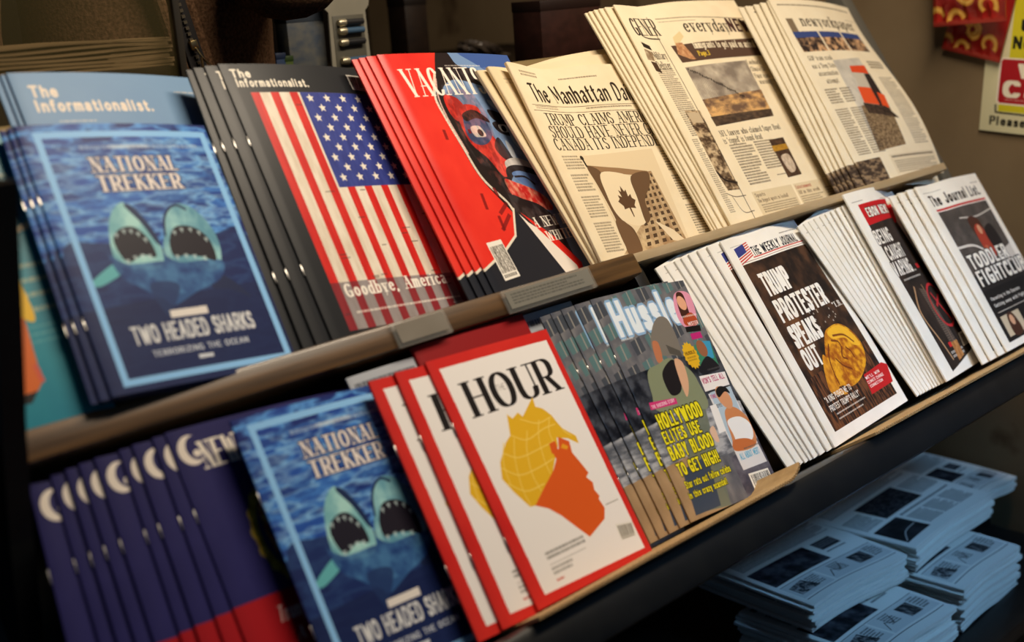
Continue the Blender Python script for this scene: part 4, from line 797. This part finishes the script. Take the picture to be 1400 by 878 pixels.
def stack(name, cat, key, par, t, kind, rough, stock, names, front_label, copy_label, group, copies, staples=0, coat=0., far=None, ckey=None):
    x0, w, h, v0, dL, phi, rho = par; uh, vh = frame_of(*(x0, v0, dL, phi, rho))
    base = W(x0, v0, dL); root = thing(name, front_label, cat, base, group if copies else None)
    publication(root, w, h, t*(.74 if cat == 'newspaper' else .86), uh, vh, kind, print_mat(key, rough, coat), stock, names, staples)
    src = root
    if ckey: far = (phi, rho)
    if far:                                                   # copies behind a curling front one lie flatter
        phi2, rho2 = far; uh2, vh2 = frame_of(x0, v0, dL, phi2, rho2); src = None
    for i, (cx, cd, lean) in enumerate(copies):
        lab = copy_label.format(ORD[i+1]); p = W(cx, v0, cd)
        if far and src is None:
            src = thing(name, lab, cat, p, group); publication(src, w, h if ckey else h*.955, t*(.74 if ckey else .6), uh2, vh2, kind if ckey else 'flat', print_mat(ckey or key, rough, coat), stock, names, staples); src.rotation_mode = 'QUATERNION'; src.rotation_quaternion = Quaternion(VD, math.radians(lean))
        else: dup(src, p, lab, group, lean)
STK = {
 'INF': ((0.4368, 0.1934, 0.3185, 0.2492, 0.9548, 9.76, 1.78), [(0.4321, 0.957, 0.0), (0.4257, 0.9589, 0.0)]),
 'NTU': ((0.4056, 0.1888, 0.2498, 0.2476, 0.9216, 8.41, 2.98), [(0.3962, 0.9235, 1.04), (0.3892, 0.9259, 1.29)]),
 'BI': ((0.6404, 0.205, 0.3094, 0.2451, 0.9541, 9.0, 2.42), [(0.6222, 0.9546, 0.6), (0.608, 0.9558, 1.06), (0.5953, 0.9577, 2.05)]),
 'VAC': ((0.8501, 0.2295, 0.299, 0.2458, 0.9533, 9.78, -0.47), [(0.8399, 0.9546, -0.74), (0.8284, 0.956, -0.28), (0.8172, 0.9576, 0.2)]),
 'MAN': ((1.01, 0.27, 0.2663, 0.2483, 0.946, 7.5, 2.57), [(1.0098, 0.9516, -5.56), (1.0064, 0.9559, -7.99)]),
 'EVD': ((1.2616, 0.345, 0.3349, 0.246, 0.9533, 7.16, -0.04), [(1.2637, 0.9567, -2.89), (1.2543, 0.9587, -2.85), (1.2443, 0.9608, -2.49), (1.2418, 0.9635, -3.4), (1.2391, 0.966, -3.83)]),
 'NYP': ((1.5849, 0.2622, 0.3177, 0.2484, 0.9517, 5.96, 2.08), [(1.5624, 0.9545, 3.92), (1.5543, 0.9586, 3.18), (1.5479, 0.9626, 2.31), (1.5414, 0.966, 0.39), (1.5345, 0.9692, -0.6)]),
 'NEW': ((0.4341, 0.2, 0.2657, -0.0545, 0.9405, 7.0, 1.96), [(0.4148, 0.9419, 1.79), (0.3968, 0.9434, 1.92), (0.3834, 0.9457, 2.48), (0.363, 0.9471, 2.43), (0.3498, 0.9494, 2.61), (0.3357, 0.9519, 3.4), (0.3228, 0.9546, 3.71), (0.2953, 0.9561, 5.81)]),
 'NTL': ((0.4813, 0.185, 0.2534, -0.054, 0.92, 5.53, 2.17), []),
 'HOU': ((0.6906, 0.1743, 0.2497, -0.0566, 0.91, 5.86, 0.89), [(0.6464, 0.9105, 1.75), (0.6191, 0.9123, 1.33)]),
 'HUS': ((0.938, 0.166, 0.2608, -0.0533, 0.9337, 3.96, 3.19), [(0.9225, 0.9358, -1.67), (0.9069, 0.9377, -2.47), (0.8931, 0.9398, -2.58), (0.8803, 0.9418, -2.92)]),
 'WJ': ((1.2151, 0.2089, 0.2838, -0.056, 0.9364, 5.44, -2.08), [(1.2035, 0.9395, -2.32), (1.1914, 0.9423, -3.21), (1.1819, 0.9451, -4.21), (1.1774, 0.948, -5.78), (1.1702, 0.9505, -6.49), (1.1589, 0.9524, -7.63), (1.1416, 0.9537, -7.52)]),
 'EN': ((1.4894, 0.176, 0.2887, -0.0494, 0.9317, 12.9, -0.71), [(1.492, 0.9407, -1.12), (1.4877, 0.944, -2.49), (1.4846, 0.947, -3.66), (1.4804, 0.9494, -5.13), (1.4737, 0.951, -6.16), (1.4661, 0.952, -7.48), (1.4594, 0.9527, -8.88), (1.4526, 0.9532, -9.97), (1.4443, 0.9537, -11.24)]),
 'JL': ((1.6626, 0.2346, 0.2714, -0.0525, 0.931, 7.05, 0.21), [(1.6409, 0.9331, 0.2), (1.619, 0.9352, 0.27), (1.5995, 0.9375, -0.03)]),
 'TEA': ((0.2119, 0.2, 0.258, 0.249, 0.952, -4.0, 1.5), [])}
G = STK
stack('magazine', 'magazine', 'pencil', G['TEA'][0], .004, 'mag', .4, M_PAGE, MAG, 'teal magazine with a big orange pencil on its cover, cut off at the left edge', '', None, [], 0, .2)
stack('magazine', 'magazine', 'informed_blue', G['INF'][0], .0028, 'mag', .4, M_PAGE, MAG, 'pale blue magazine standing behind the upper shark magazine', 'dark spine of the {} pale blue magazine left behind the front one', 'pale blue magazines on the upper shelf', G['INF'][1])
stack('magazine', 'magazine', 'trekker', G['NTU'][0], .0028, 'mag', .5, M_PAGE, MAG, 'blue two-headed shark magazine fully visible on the upper shelf', '{} shark magazine tucked behind the front copy on the upper shelf', 'shark magazines on the upper shelf', G['NTU'][1], 2, .06)
stack('magazine', 'magazine', 'informed_black', G['BI'][0], .0028, 'mag', .38, M_PAGE, MAG, 'black magazine with a flag cover in front of its stack', '{} black magazine behind the flag cover one, only its spine edge showing', 'black flag magazines on the upper shelf', G['BI'][1], 2, .08)
stack('magazine', 'magazine', 'vacants', G['VAC'][0], .0032, 'mag', .33, M_PAGE, MAG, 'red magazine with a painted man\'s face, front one of its stack', '{} red-edged magazine behind the painted face cover', 'red portrait magazines on the upper shelf', G['VAC'][1], 0, .1)
stack('newspaper', 'newspaper', 'manhattan', G['MAN'][0], .007, 'fold', .9, M_NEWS, NWS, 'folded cream newspaper with blackletter title and maple leaf flag photo', '{} plain folded cream newspaper behind the maple leaf front page', 'maple leaf newspapers on the upper shelf', G['MAN'][1], ckey='blank')
stack('newspaper', 'newspaper', 'everyday', G['EVD'][0], .004, 'news', .9, M_NEWS, NWS, 'cream newspaper with brown banner and birds-on-wire photo, front of its stack', '{} cream newspaper edge left behind the brown banner front page', 'brown banner newspapers on the upper shelf', G['EVD'][1])
stack('newspaper', 'newspaper', 'cityink', G['NYP'][0], .0038, 'slump', .9, M_NEWS, NWS, 'newspaper with orange train photo at the far right of the upper shelf', '{} newspaper edge left behind the orange train front page', 'orange train newspapers on the upper shelf', G['NYP'][1])
stack('magazine', 'magazine', 'navy', G['NEW'][0], .003, 'mag', .4, M_PAGE, MAG, 'navy magazine with red foot band, front of the dark lower left stack', '{} navy magazine spine behind the front navy one at lower left', 'navy magazines on the lower shelf', G['NEW'][1], 2, .05)
stack('magazine', 'magazine', 'trekker', G['NTL'][0], .0032, 'mag', .5, M_PAGE, MAG, 'blue shark magazine on the lower shelf between navy and red-bordered magazines', '', None, [], 2, .06)
stack('magazine', 'magazine', 'hour', G['HOU'][0], .004, 'flat', .38, M_PAGE, MAG, 'red-bordered white magazine with orange head and yellow hair, fully visible front copy', '{} red-bordered magazine behind the fully visible orange head copy', 'red-bordered magazines on the lower shelf', G['HOU'][1], 2, .1)
stack('magazine', 'magazine', 'hussle', G['HUS'][0], .0032, 'mag', .3, M_PAGE, MAG, 'celebrity gossip magazine with yellow headline and capped man on its cover', '{} gossip magazine behind the yellow headline front copy, edge showing', 'gossip magazines on the lower shelf', G['HUS'][1], 2, .15)
stack('newspaper', 'newspaper', 'weekly', G['WJ'][0], .0045, 'tab', .85, M_WHITE, NWS, 'white tabloid with golden head photo and red box, front of its stack', '{} white tabloid with flag corner left behind the golden head front page', 'golden head tabloids on the lower shelf', G['WJ'][1])
stack('newspaper', 'newspaper', 'ebon', G['EN'][0], .0045, 'curl', .85, M_WHITE, NWS, 'curling tabloid with red banner and red circle on black page', '{} white tabloid edge left behind the curling red banner front page', 'red banner tabloids on the lower shelf', G['EN'][1], 0, 0., (8., -.6))
stack('newspaper', 'newspaper', 'toddler', G['JL'][0], .0045, 'news', .85, M_WHITE, NWS, 'rightmost lower tabloid with red rule and toddler photo, front of its stack', '{} white tabloid edge left behind the toddler photo front page', 'toddler photo tabloids on the lower shelf', G['JL'][1])
# two publications standing behind the lower row, only their tops showing
stack('booklet', 'booklet', 'redbook', (.715, .150, .2765, -.058, .945, 1, 0), .008, 'flat', .5, M_PAGE, MAG, 'dark red booklet peeking above the red-bordered magazines under the ledge', '', None, [])
stack('magazine', 'magazine', 'crossword', (.80, .150, .2765, -.058, .957, 1, 0), .004, 'flat', .5, M_PAGE, MAG, 'grey puzzle magazine peeking out between ledge and gossip magazine', '', None, [])
stack('magazine', 'magazine', 'crossword', (.632, .085, .268, -.058, .948, 1, 0), .004, 'flat', .5, M_PAGE, MAG, 'grey booklet top peeking out left of the dark red booklet', '', None, [])
# ---------------------------------------------------------------- newspaper piles on the bottom shelf
def pile(desc, group, key, x, y, ztop, zbot, t, rot, w, h, seed):
    r = rng(seed); n = max(1, int(round((ztop-zbot)/t))); t = (ztop-zbot)/n
    c, s = math.cos(math.radians(rot)), math.sin(math.radians(rot)); uh, vh = Vector((c, s, 0)), Vector((-s, c, 0)); src = None
    for i in range(n):
        z = ztop-i*t; jx, jy = (0, 0) if i == 0 else ((r.random()-.5)*.012, (r.random()-.35)*.010)
        lab = ('top newspaper of '+desc) if i == 0 else (ORD[i+1]+' newspaper down in '+desc); p = Vector((x+jx, y+jy, z))
        if src is None:
            src = thing('newspaper', lab, 'newspaper', p, group); publication(src, w, h, t*.86, uh, vh, 'pile', print_mat(key, .9), M_WHITE, NWS, 0, 16, 12)
        else: dup(src, p, lab, group)
pile('the tall pile at bottom centre', 'papers in the low bottom pile', 'late', 1.362, .772, .578, .500, .0078, 1, .218, .235, 1)
pile('the low pile at bottom right', 'papers in the bottom right pile', 'late', 1.622, .786, .578, .500, .0078, 2, .205, .235, 2)
pile('the left pile with fanned edges', 'papers in the left bottom pile', 'late', 1.356, .876, .632, .588, .0062, -3, .236, .21, 3)
pile('the middle pile with the large text page', 'papers in the middle bottom pile', 'evening', 1.604, .856, .632, .588, .0075, 2.5, .276, .21, 4)
crate = thing('crate', 'low black crate carrying papers at the far right of the bottom shelf', 'crate', (1.78, .93, .50))
bm = bmesh.new(); add_box(bm, (.07, 0, 0), (.235, .3, .084), None, .003)
for k in range(3): add_box(bm, (.066, .02+k*.1, .01), (.071, .07+k*.1, .075), None, .001)
obj('crate_body', bm, M_BLACK, crate)
pile('the short stack at the far right of the bottom shelf', 'papers in the far right bottom stack', 'late', 1.872, .885, .612, .588, .006, 1, .145, .2, 5)
# ---------------------------------------------------------------- wall: sign and snack bags
def facing_wall(o, y, z, tilt): o.matrix_world = Matrix.Translation((2.0295, y, z)) @ Matrix.Rotation(-math.pi/2, 4, 'Z') @ Matrix.Rotation(math.radians(tilt), 4, 'Y')
def uv_face(bm, f, cs):
    uvl = bm.loops.layers.uv.verify()
    for l, c in zip(f.loops, cs): l[uvl].uv = c
SG = (0.982, 1.2117, 4.0)
sign = thing('age_check_sign', 'cream paper sign with red and yellow panels taped to the right wall', 'sign')
facing_wall(sign, SG[0], SG[1], SG[2])
def wavy_sheet(name, w, h, amp, m, parent, th=.0008, n=10):
    bm = bmesh.new(); uvl = bm.loops.layers.uv.new('UVMap'); F, B = [], []
    for i in range(n+1):
        F.append([]); B.append([])
        for j in range(n+1):
            u, v = i/n, j/n; yy = -.0012-amp*(1+math.sin(u*5+v*3))*.5
            F[i].append(bm.verts.new((u*w, yy-th, v*h))); B[i].append(bm.verts.new((u*w, yy, v*h)))
    for i in range(n):
        for j in range(n):
            f = bm.faces.new((F[i][j], F[i+1][j], F[i+1][j+1], F[i][j+1]))
            for l, c in zip(f.loops, ((i, j), (i+1, j), (i+1, j+1), (i, j+1))): l[uvl].uv = (c[0]/n, c[1]/n)
            bm.faces.new((B[i][j+1], B[i+1][j+1], B[i+1][j], B[i][j]))
        bm.faces.new((B[i][0], B[i+1][0], F[i+1][0], F[i][0])); bm.faces.new((F[i][n], F[i+1][n], B[i+1][n], B[i][n]))
        bm.faces.new((F[0][i], F[0][i+1], B[0][i+1], B[0][i])); bm.faces.new((B[n][i], B[n][i+1], F[n][i+1], F[n][i]))
    return obj(name, bm, m, parent)
wavy_sheet('sign_sheet', .20, .27, .003, print_mat('wecard', .6), sign)
def snack_bag(label, y, z, w, h, tilt, depth, out=0.):
    root = thing('snack_bag', label, 'snack bag', group=None); facing_wall(root, y, z, tilt); root.matrix_world = Matrix.Translation((-out, 0, 0)) @ root.matrix_world
    bm = bmesh.new(); uvl = bm.loops.layers.uv.new('UVMap'); n = 16; F, B = [], []
    for i in range(n+1):
        F.append([]); B.append([])
        for j in range(n+1):
            u, v = i/n, j/n; q = (4*u*(1-u))**.45*max(0., 4*(v-.07)*(.93-v)/.74)**.5 if .07 < v < .93 else 0; wr = .0025*math.sin(u*40)*(1 if q < .5 else .2)
            x = (u-.5)*w*(1-.06*q); zz = v*h
            F[i].append(bm.verts.new((x, -.012-depth*q-wr-.0006, zz))); B[i].append(bm.verts.new((x, -.012+.010*q-wr, zz)))
    for i in range(n):
        for j in range(n):
            f = bm.faces.new((F[i][j], F[i+1][j], F[i+1][j+1], F[i][j+1]))
            for l, c in zip(f.loops, ((i, j), (i+1, j), (i+1, j+1), (i, j+1))): l[uvl].uv = (c[0]/n, c[1]/n)
            bm.faces.new((B[i][j+1], B[i+1][j+1], B[i+1][j], B[i][j]))
        bm.faces.new((B[i][0], B[i+1][0], F[i+1][0], F[i][0])); bm.faces.new((F[i][n], F[i+1][n], B[i+1][n], B[i][n]))
        bm.faces.new((F[0][i], F[0][i+1], B[0][i+1], B[0][i])); bm.faces.new((B[n][i], B[n][i+1], F[n][i+1], F[n][i]))
    obj('bag_body', bm, print_mat('crisps', .28, .5), root)
    obj('bottom_seal', box_bm((-w*.5, -.0135, -.006), (w*.5, -.0118, .002), .0003), mat('red_foil', (.35, .03, .02), .3, .3), root)
snack_bag('lower red crisp bag hanging on the wall, tilted, partly behind the other bag', 0.9956, 1.3417, .105, .15, 13, .012)
snack_bag('upper red crisp bag hanging on the wall in front of the tilted one', 0.9847, 1.3956, .125, .17, -3, .014, .032)
# ---------------------------------------------------------------- behind the rack: counter, goods, person
counter = thing('counter', 'dark wooden counter behind the magazine rack', 'counter', (1.3, 1.75, 0))
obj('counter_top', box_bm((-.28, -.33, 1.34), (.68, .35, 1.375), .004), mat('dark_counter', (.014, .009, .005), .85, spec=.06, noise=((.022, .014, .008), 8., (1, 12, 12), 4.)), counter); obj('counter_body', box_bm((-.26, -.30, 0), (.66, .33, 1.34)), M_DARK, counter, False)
def place(root, p): root.location = p
# blister card with four small torches
BL = (1.1114, 1.5, 1.3755)
bc = thing('blister_card', 'grey hanging card of small pocket torches standing behind the flag magazine', 'blister card', BL)
bm = bmesh.new(); pr = [(-.036, 0), (.036, 0), (.033, .105), (.040, .112), (.044, .135), (.028, .150), (-.028, .150), (-.044, .135), (-.040, .112), (-.033, .105)]
a = [bm.verts.new((x, 0, z)) for x, z in pr]; b = [bm.verts.new((x, .003, z)) for x, z in pr]; bm.faces.new(a); bm.faces.new(b[::-1])
for i in range(len(pr)): j = (i+1) % len(pr); bm.faces.new((a[i], b[i], b[j], a[j]))
obj('backing_card', bm, mat('grey_card', (.22, .205, .16), .6, noise=((.26, .24, .19), 14., (1, 1, 1), 3.)), bc, False)
m_tk = mat('torch_black', (.02, .02, .022), .3); m_tb = mat('torch_blue', (.05, .10, .17), .3); tcol = [m_tb, m_tk, m_tb, m_tk]
for k in range(4):
    z = (.036, .062, .078, .090)[k]; bm = bmesh.new(); tube(bm, [(-.010, -.006, z), (.022, -.006, z)], .0046, 12); o = obj('torch', bm, tcol[k], bc)
    bm = bmesh.new(); tube(bm, [(-.022, -.006, z), (-.019, -.006, z), (-.010, -.006, z)], [.0042, .0054, .0054], 12); obj('torch_head', bm, mat('torch_brass', (.45, .40, .28), .35, .7), o)
bm = bmesh.new(); add_box(bm, (-.028, -.0012, .008), (.028, 0, .100), None, .0006); obj('tray', bm, mat('card_tray', (.10, .095, .075), .4), bc)
PK = [(1.0506, 1.52, 1.3755), (0.9895, 1.5, 1.3755), (1.0028, 1.5, 1.3755), (1.3832, 1.3102, 1.3755), (1.5982, 1.7581, 1.3755), (1.4475, 1.7496, 1.3755)]
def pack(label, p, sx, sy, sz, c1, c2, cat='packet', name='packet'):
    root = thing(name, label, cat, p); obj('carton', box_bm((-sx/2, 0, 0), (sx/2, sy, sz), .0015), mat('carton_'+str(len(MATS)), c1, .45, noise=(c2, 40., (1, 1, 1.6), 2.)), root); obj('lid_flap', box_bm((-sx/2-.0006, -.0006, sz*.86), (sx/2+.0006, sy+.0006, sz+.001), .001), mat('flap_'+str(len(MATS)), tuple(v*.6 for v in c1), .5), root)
pack('grey-blue printed packet left of the torch card, half hidden by the sleeve', PK[0], .064, .03, .11, (.05, .065, .09), (.11, .11, .10))
pack('small dark blue packet below the dark sleeve', PK[1], .016, .02, .055, (.012, .03, .09), (.03, .06, .13))
pack('small green packet beside the dark blue one behind the rack', PK[2], .014, .02, .050, (.03, .07, .01), (.09, .11, .02))
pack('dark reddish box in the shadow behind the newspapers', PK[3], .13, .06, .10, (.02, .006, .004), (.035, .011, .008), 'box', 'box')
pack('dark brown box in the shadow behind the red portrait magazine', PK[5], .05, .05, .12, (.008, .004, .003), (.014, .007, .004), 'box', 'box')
sw = thing('wrapped_sweet_pouch', 'crumpled glossy dark pouch lying behind the cream newspapers', 'pouch', PK[4], rot=Matrix.Rotation(math.radians(12), 3, 'Y'))
bm = bmesh.new(); bmesh.ops.create_icosphere(bm, subdivisions=4, radius=1.)
for v in bm.verts:
    k = v.co.copy(); f = 1+.10*math.sin(k.x*9+k.z*7)+.07*math.sin(k.y*13-k.x*6); v.co = Vector((k.x*.05*f, k.y*.025*f, k.z*.014*f+.016))
obj('pouch_body', bm, mat('glossy_pouch', (.07, .055, .045), .18, noise=((.02, .015, .012), 30., (1, 1, 1), 3.)), sw)
bm = bmesh.new(); add_box(bm, (.045, -.02, .008), (.062, .02, .014), None, .001); obj('pouch_seal', bm, mat('pouch_seal', (.09, .07, .05), .3), sw)
# wrapped cigars hanging as glossy streaks
KB = (0.6701, 1.215, 1.4437)
scr = thing('acrylic_screen', 'dusty clear screen standing behind the upper left magazines', 'screen', (KB[0], KB[1]-.012, 1.33))
obj('screen_pane', box_bm((-.55, 0, 0), (0, .004, .42), .001), mat('dusty_acrylic', (.16, .13, .05), .35, alpha=.12), scr); obj('edge_strip', box_bm((-.004, -.004, 0), (.004, .008, .42), .001), mat('edge_dark', (.03, .025, .018), .4), scr)
m_kraft = mat('kraft_paper', (.20, .125, .05), .8, noise=((.26, .165, .07), 10., (1, 30, 30), 3.))
stand = thing('bag_stand', 'dark wooden block under the brown paper bags at upper left', 'block', (KB[0]-.23, KB[1]+.055, 0)); obj('block_body', box_bm((-.22, -.05, 0), (.22, .05, KB[2]-.012), .004), M_DARK, stand); obj('block_top', box_bm((-.225, -.055, KB[2]-.012), (.225, .055, KB[2]), .002), MATS['dark_counter'], stand)
for k in range(7):
    root = thing('paper_bag', ('bottom' if k == 0 else 'top' if k == 6 else ORD[k+1]+' from bottom')+' flat brown paper bag in the pile behind the screen', 'paper bag', (KB[0]-.20+.004*math.sin(k*2.1), KB[1]+.055, KB[2]+k*.0042), 'flat brown paper bags')
    bm = bmesh.new(); F, B = [], []
    for i in range(13):
        F.append([]); B.append([])
        for j in range(5):
            x = (i/12-.5)*.40; yy = (j/4-.5)*.1; z = .004*(k/6)*math.sin(i/12*3.1)+.0012*math.sin(i*.9+k)
            F[i].append(bm.verts.new((x, yy, z+.0026))); B[i].append(bm.verts.new((x, yy, z)))
    for i in range(12):
        for j in range(4):
            bm.faces.new((F[i][j], F[i+1][j], F[i+1][j+1], F[i][j+1])); bm.faces.new((B[i][j+1], B[i+1][j+1], B[i+1][j], B[i][j]))
        bm.faces.new((B[i][0], B[i+1][0], F[i+1][0], F[i][0])); bm.faces.new((F[i][4], F[i+1][4], B[i+1][4], B[i][4]))
    for j in range(4): bm.faces.new((F[0][j], F[0][j+1], B[0][j+1], B[0][j])); bm.faces.new((B[12][j], B[12][j+1], F[12][j+1], F[12][j]))
    obj('bag_sheet', bm, m_kraft, root)
    obj('folded_base', box_bm((.13, -.05, .0024), (.199, .05, .0036), .0004), m_kraft, root)
# the seller: only the zipped front and one sleeve come into the picture
PZ = (0.7678, 1.345, 1.4507)            # zip pull position in the world
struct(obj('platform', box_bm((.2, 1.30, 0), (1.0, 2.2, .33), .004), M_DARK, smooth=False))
seller = thing('person', 'person in dark brown zipped fleece jacket standing behind the rack, one arm bent', 'person', (PZ[0]+.02, PZ[1]+.14, .33))
def skin(name, verts, edges, radii, m, parent, sub=2):
    me = bpy.data.meshes.new(name); me.from_pydata([Vector(v) for v in verts], edges, []); o = bpy.data.objects.new(name, me); C.objects.link(o)
    sk = o.modifiers.new('skin', 'SKIN'); sk.use_smooth_shade = True
    for i, r in enumerate(radii): me.skin_vertices[0].data[i].radius = r if isinstance(r, tuple) else (r, r)
    me.skin_vertices[0].data[0].use_root = True
    sb = o.modifiers.new('sub', 'SUBSURF'); sb.levels = sb.render_levels = sub; me.materials.append(m); o.parent = parent; return o
zb = PZ[2]-.33          # local height of the zip pull
def L(x, y, z): return (x, y, z)
hip, wst, chs, nk, hd = .95, 1.10, 1.32, 1.50, 1.62
ARM = [(0.0663, -0.215, 1.1653), (0.1113, -0.195, 1.4153)]            # left elbow, left wrist in local coordinates
bv = [L(0, 0, hip), L(0, 0, wst), L(0, 0, chs), L(0, 0, 1.43), L(0, .0, nk), L(0, -.01, hd), L(0, -.015, 1.74),
      L(.19, 0, 1.42), ARM[0], ARM[1], L(-.19, 0, 1.42), L(-.25, .02, 1.15), L(-.23, -.06, .92), L(.10, 0, .90), L(.11, 0, .50), L(.11, .01, .06), L(-.10, 0, .90), L(-.11, 0, .50), L(-.11, .01, .06), L(.11, -.13, .04), L(-.11, -.13, .04)]
be = [(0, 1), (1, 2), (2, 3), (3, 4), (4, 5), (5, 6), (3, 7), (7, 8), (8, 9), (3, 10), (10, 11), (11, 12), (0, 13), (13, 14), (14, 15), (0, 16), (16, 17), (17, 18), (15, 19), (18, 20)]
br_ = [(.155, .11), (.145, .10), (.165, .115), (.12, .09), .058, (.075, .09), (.07, .085), .062, .045, .032, .062, .045, .032, .085, .058, .045, .085, .058, .045, .035, .035]
def hand(wi, d, side):
    d = Vector(d).normalized(); s = Vector(side).normalized(); w0 = Vector(bv[wi])
    def add(p, par, r): bv.append(tuple(p)); be.append((par, len(bv)-1)); br_.append(r); return len(bv)-1
    palm = add(w0+d*.045, wi, (.036, .018))
    for k in range(4):
        L_ = (.036, .041, .038, .029)[k]; b0 = w0+d*.085+s*((k-1.5)*.021); a = add(b0, palm, .0095); b = add(b0+d*L_, a, .0088); add(b0+d*L_*1.7+s.cross(d)*.012, b, .0075)
    t0 = add(w0+d*.035+s*-.040, palm, .010); add(w0+d*.075+s*-.058, t0, .0085)
fw = Vector(ARM[1])-Vector(ARM[0]); hand(9, fw, (1, 0, 0)); hand(12, (.02, -.3, -1), (0, 1, 0))
skin('body', bv, be, br_, mat('skin_tone', (.30, .17, .11), .55, noise=((.33, .19, .125), 20., (1, 1, 1), 3.)), seller)
m_fleece = mat('brown_fleece', (.07, .036, .018), .95, spec=.1, noise=((.16, .085, .045), 260., (1, 1, 1), 4.), bump=.6)
jv = [L(0, 0, .86), L(0, 0, hip), L(0, 0, wst), L(0, 0, chs), L(0, 0, 1.43), L(0, 0, 1.50), L(.20, 0, 1.42), ARM[0], L(*[a*.12+b*.88 for a, b in zip(ARM[0], ARM[1])]), L(-.20, 0, 1.42), L(-.26, .02, 1.15), L(-.235, -.055, .95)]
je = [(0, 1), (1, 2), (2, 3), (3, 4), (4, 5), (4, 6), (6, 7), (7, 8), (4, 9), (9, 10), (10, 11)]
jr = [(.18, .135), (.18, .132), (.172, .128), (.19, .138), (.15, .112), .085, .082, .072, .058, .082, .070, .055]
jk = skin('jacket', jv, je, jr, m_fleece, seller)
m_tape = mat('zip_tape', (.008, .006, .006), .8); m_brass = mat('zip_brass', (.55, .42, .20), .3, 1.)
zx, zy = PZ[0]-seller.location.x, PZ[1]-seller.location.y
bm = bmesh.new()
for k in range(34): add_box(bm, (zx-.0022, zy-.002, zb-.10+k*.007), (zx+.0022, zy+.003, zb-.0965+k*.007))
zp = obj('zip_teeth', bm, mat('zip_metal', (.22, .18, .12), .4, .8), jk, False)
bm = bmesh.new(); add_box(bm, (zx-.011, zy+.001, zb-.12), (zx+.011, zy+.030, zb+.16), None, .001); obj('zip_tape', bm, m_tape, jk, False)
for s in (-1, 1):
    bm = bmesh.new(); tube(bm, [(zx+s*.017, zy+.010, zb-.12+q*.04) for q in range(8)], .008, 10); obj('zip_placket', bm, m_fleece, jk)
bm = bmesh.new(); add_box(bm, (zx-.0045, zy-.006, zb+.002), (zx+.0045, zy+.001, zb+.013), None, .001); tube(bm, [(zx, zy-.006, zb+.004), (zx+.001, zy-.009, zb-.004), (zx+.004, zy-.009, zb-.012), (zx+.010, zy-.009, zb-.020), (zx+.005, zy-.009, zb-.024), (zx-.001, zy-.009, zb-.019), (zx+.001, zy-.009, zb-.008)], .0014, 8)
obj('zip_pull', bm, m_brass, jk)
pz = Vector((zx, zy, zb)); tilt = Matrix.Translation(pz) @ Matrix.Rotation(math.radians(-13), 4, 'Y') @ Matrix.Translation(-pz)
for o in list(jk.children): o.matrix_basis = tilt
# hair, eyes, hands
m_hair = mat('dark_hair', (.015, .011, .008), .7, noise=((.03, .02, .014), 120., (1, 1, 6), 3.))
bm = bmesh.new(); bmesh.ops.create_uvsphere(bm, u_segments=20, v_segments=12, radius=1.)
for v in bm.verts: v.co = Vector((v.co.x*.085, v.co.y*.10+.008, v.co.z*.085+1.745)) if v.co.z > -.1 or v.co.y > 0 else Vector((v.co.x*.06, v.co.y*.05, v.co.z*.05+1.745))
obj('hair', bm, m_hair, seller)
for s in (-1, 1):
    bm = bmesh.new(); bmesh.ops.create_uvsphere(bm, u_segments=12, v_segments=8, radius=.0115, matrix=Matrix.Translation((s*.029, -.082, 1.715))); ey = obj('eye', bm, mat('eye_white', (.7, .68, .64), .3), seller)
    bm = bmesh.new(); bmesh.ops.create_uvsphere(bm, u_segments=10, v_segments=6, radius=.0055, matrix=Matrix.Translation((s*.029, -.089, 1.715))); obj('iris', bm, mat('iris_brown', (.05, .025, .012), .3), ey)
    bm = bmesh.new(); bmesh.ops.create_uvsphere(bm, u_segments=12, v_segments=8, radius=1., matrix=Matrix.Translation((s*.080, 0, 1.70)) @ Matrix.Diagonal((.010, .018, .030, 1))); obj('ear', bm, MATS['skin_tone'], seller)
bm = bmesh.new(); tube(bm, [(0, -.094, 1.72), (0, -.108, 1.70), (0, -.118, 1.682), (0, -.098, 1.672)], [.007, .011, .015, .010], 10); obj('nose', bm, MATS['skin_tone'], seller)
bm = bmesh.new(); tube(bm, [(-.026, -.092, 1.646), (-.012, -.101, 1.648), (0, -.103, 1.646), (.012, -.101, 1.648), (.026, -.092, 1.646)], [.003, .006, .007, .006, .003], 8); obj('mouth', bm, mat('lip_tone', (.28, .10, .08), .5), seller)
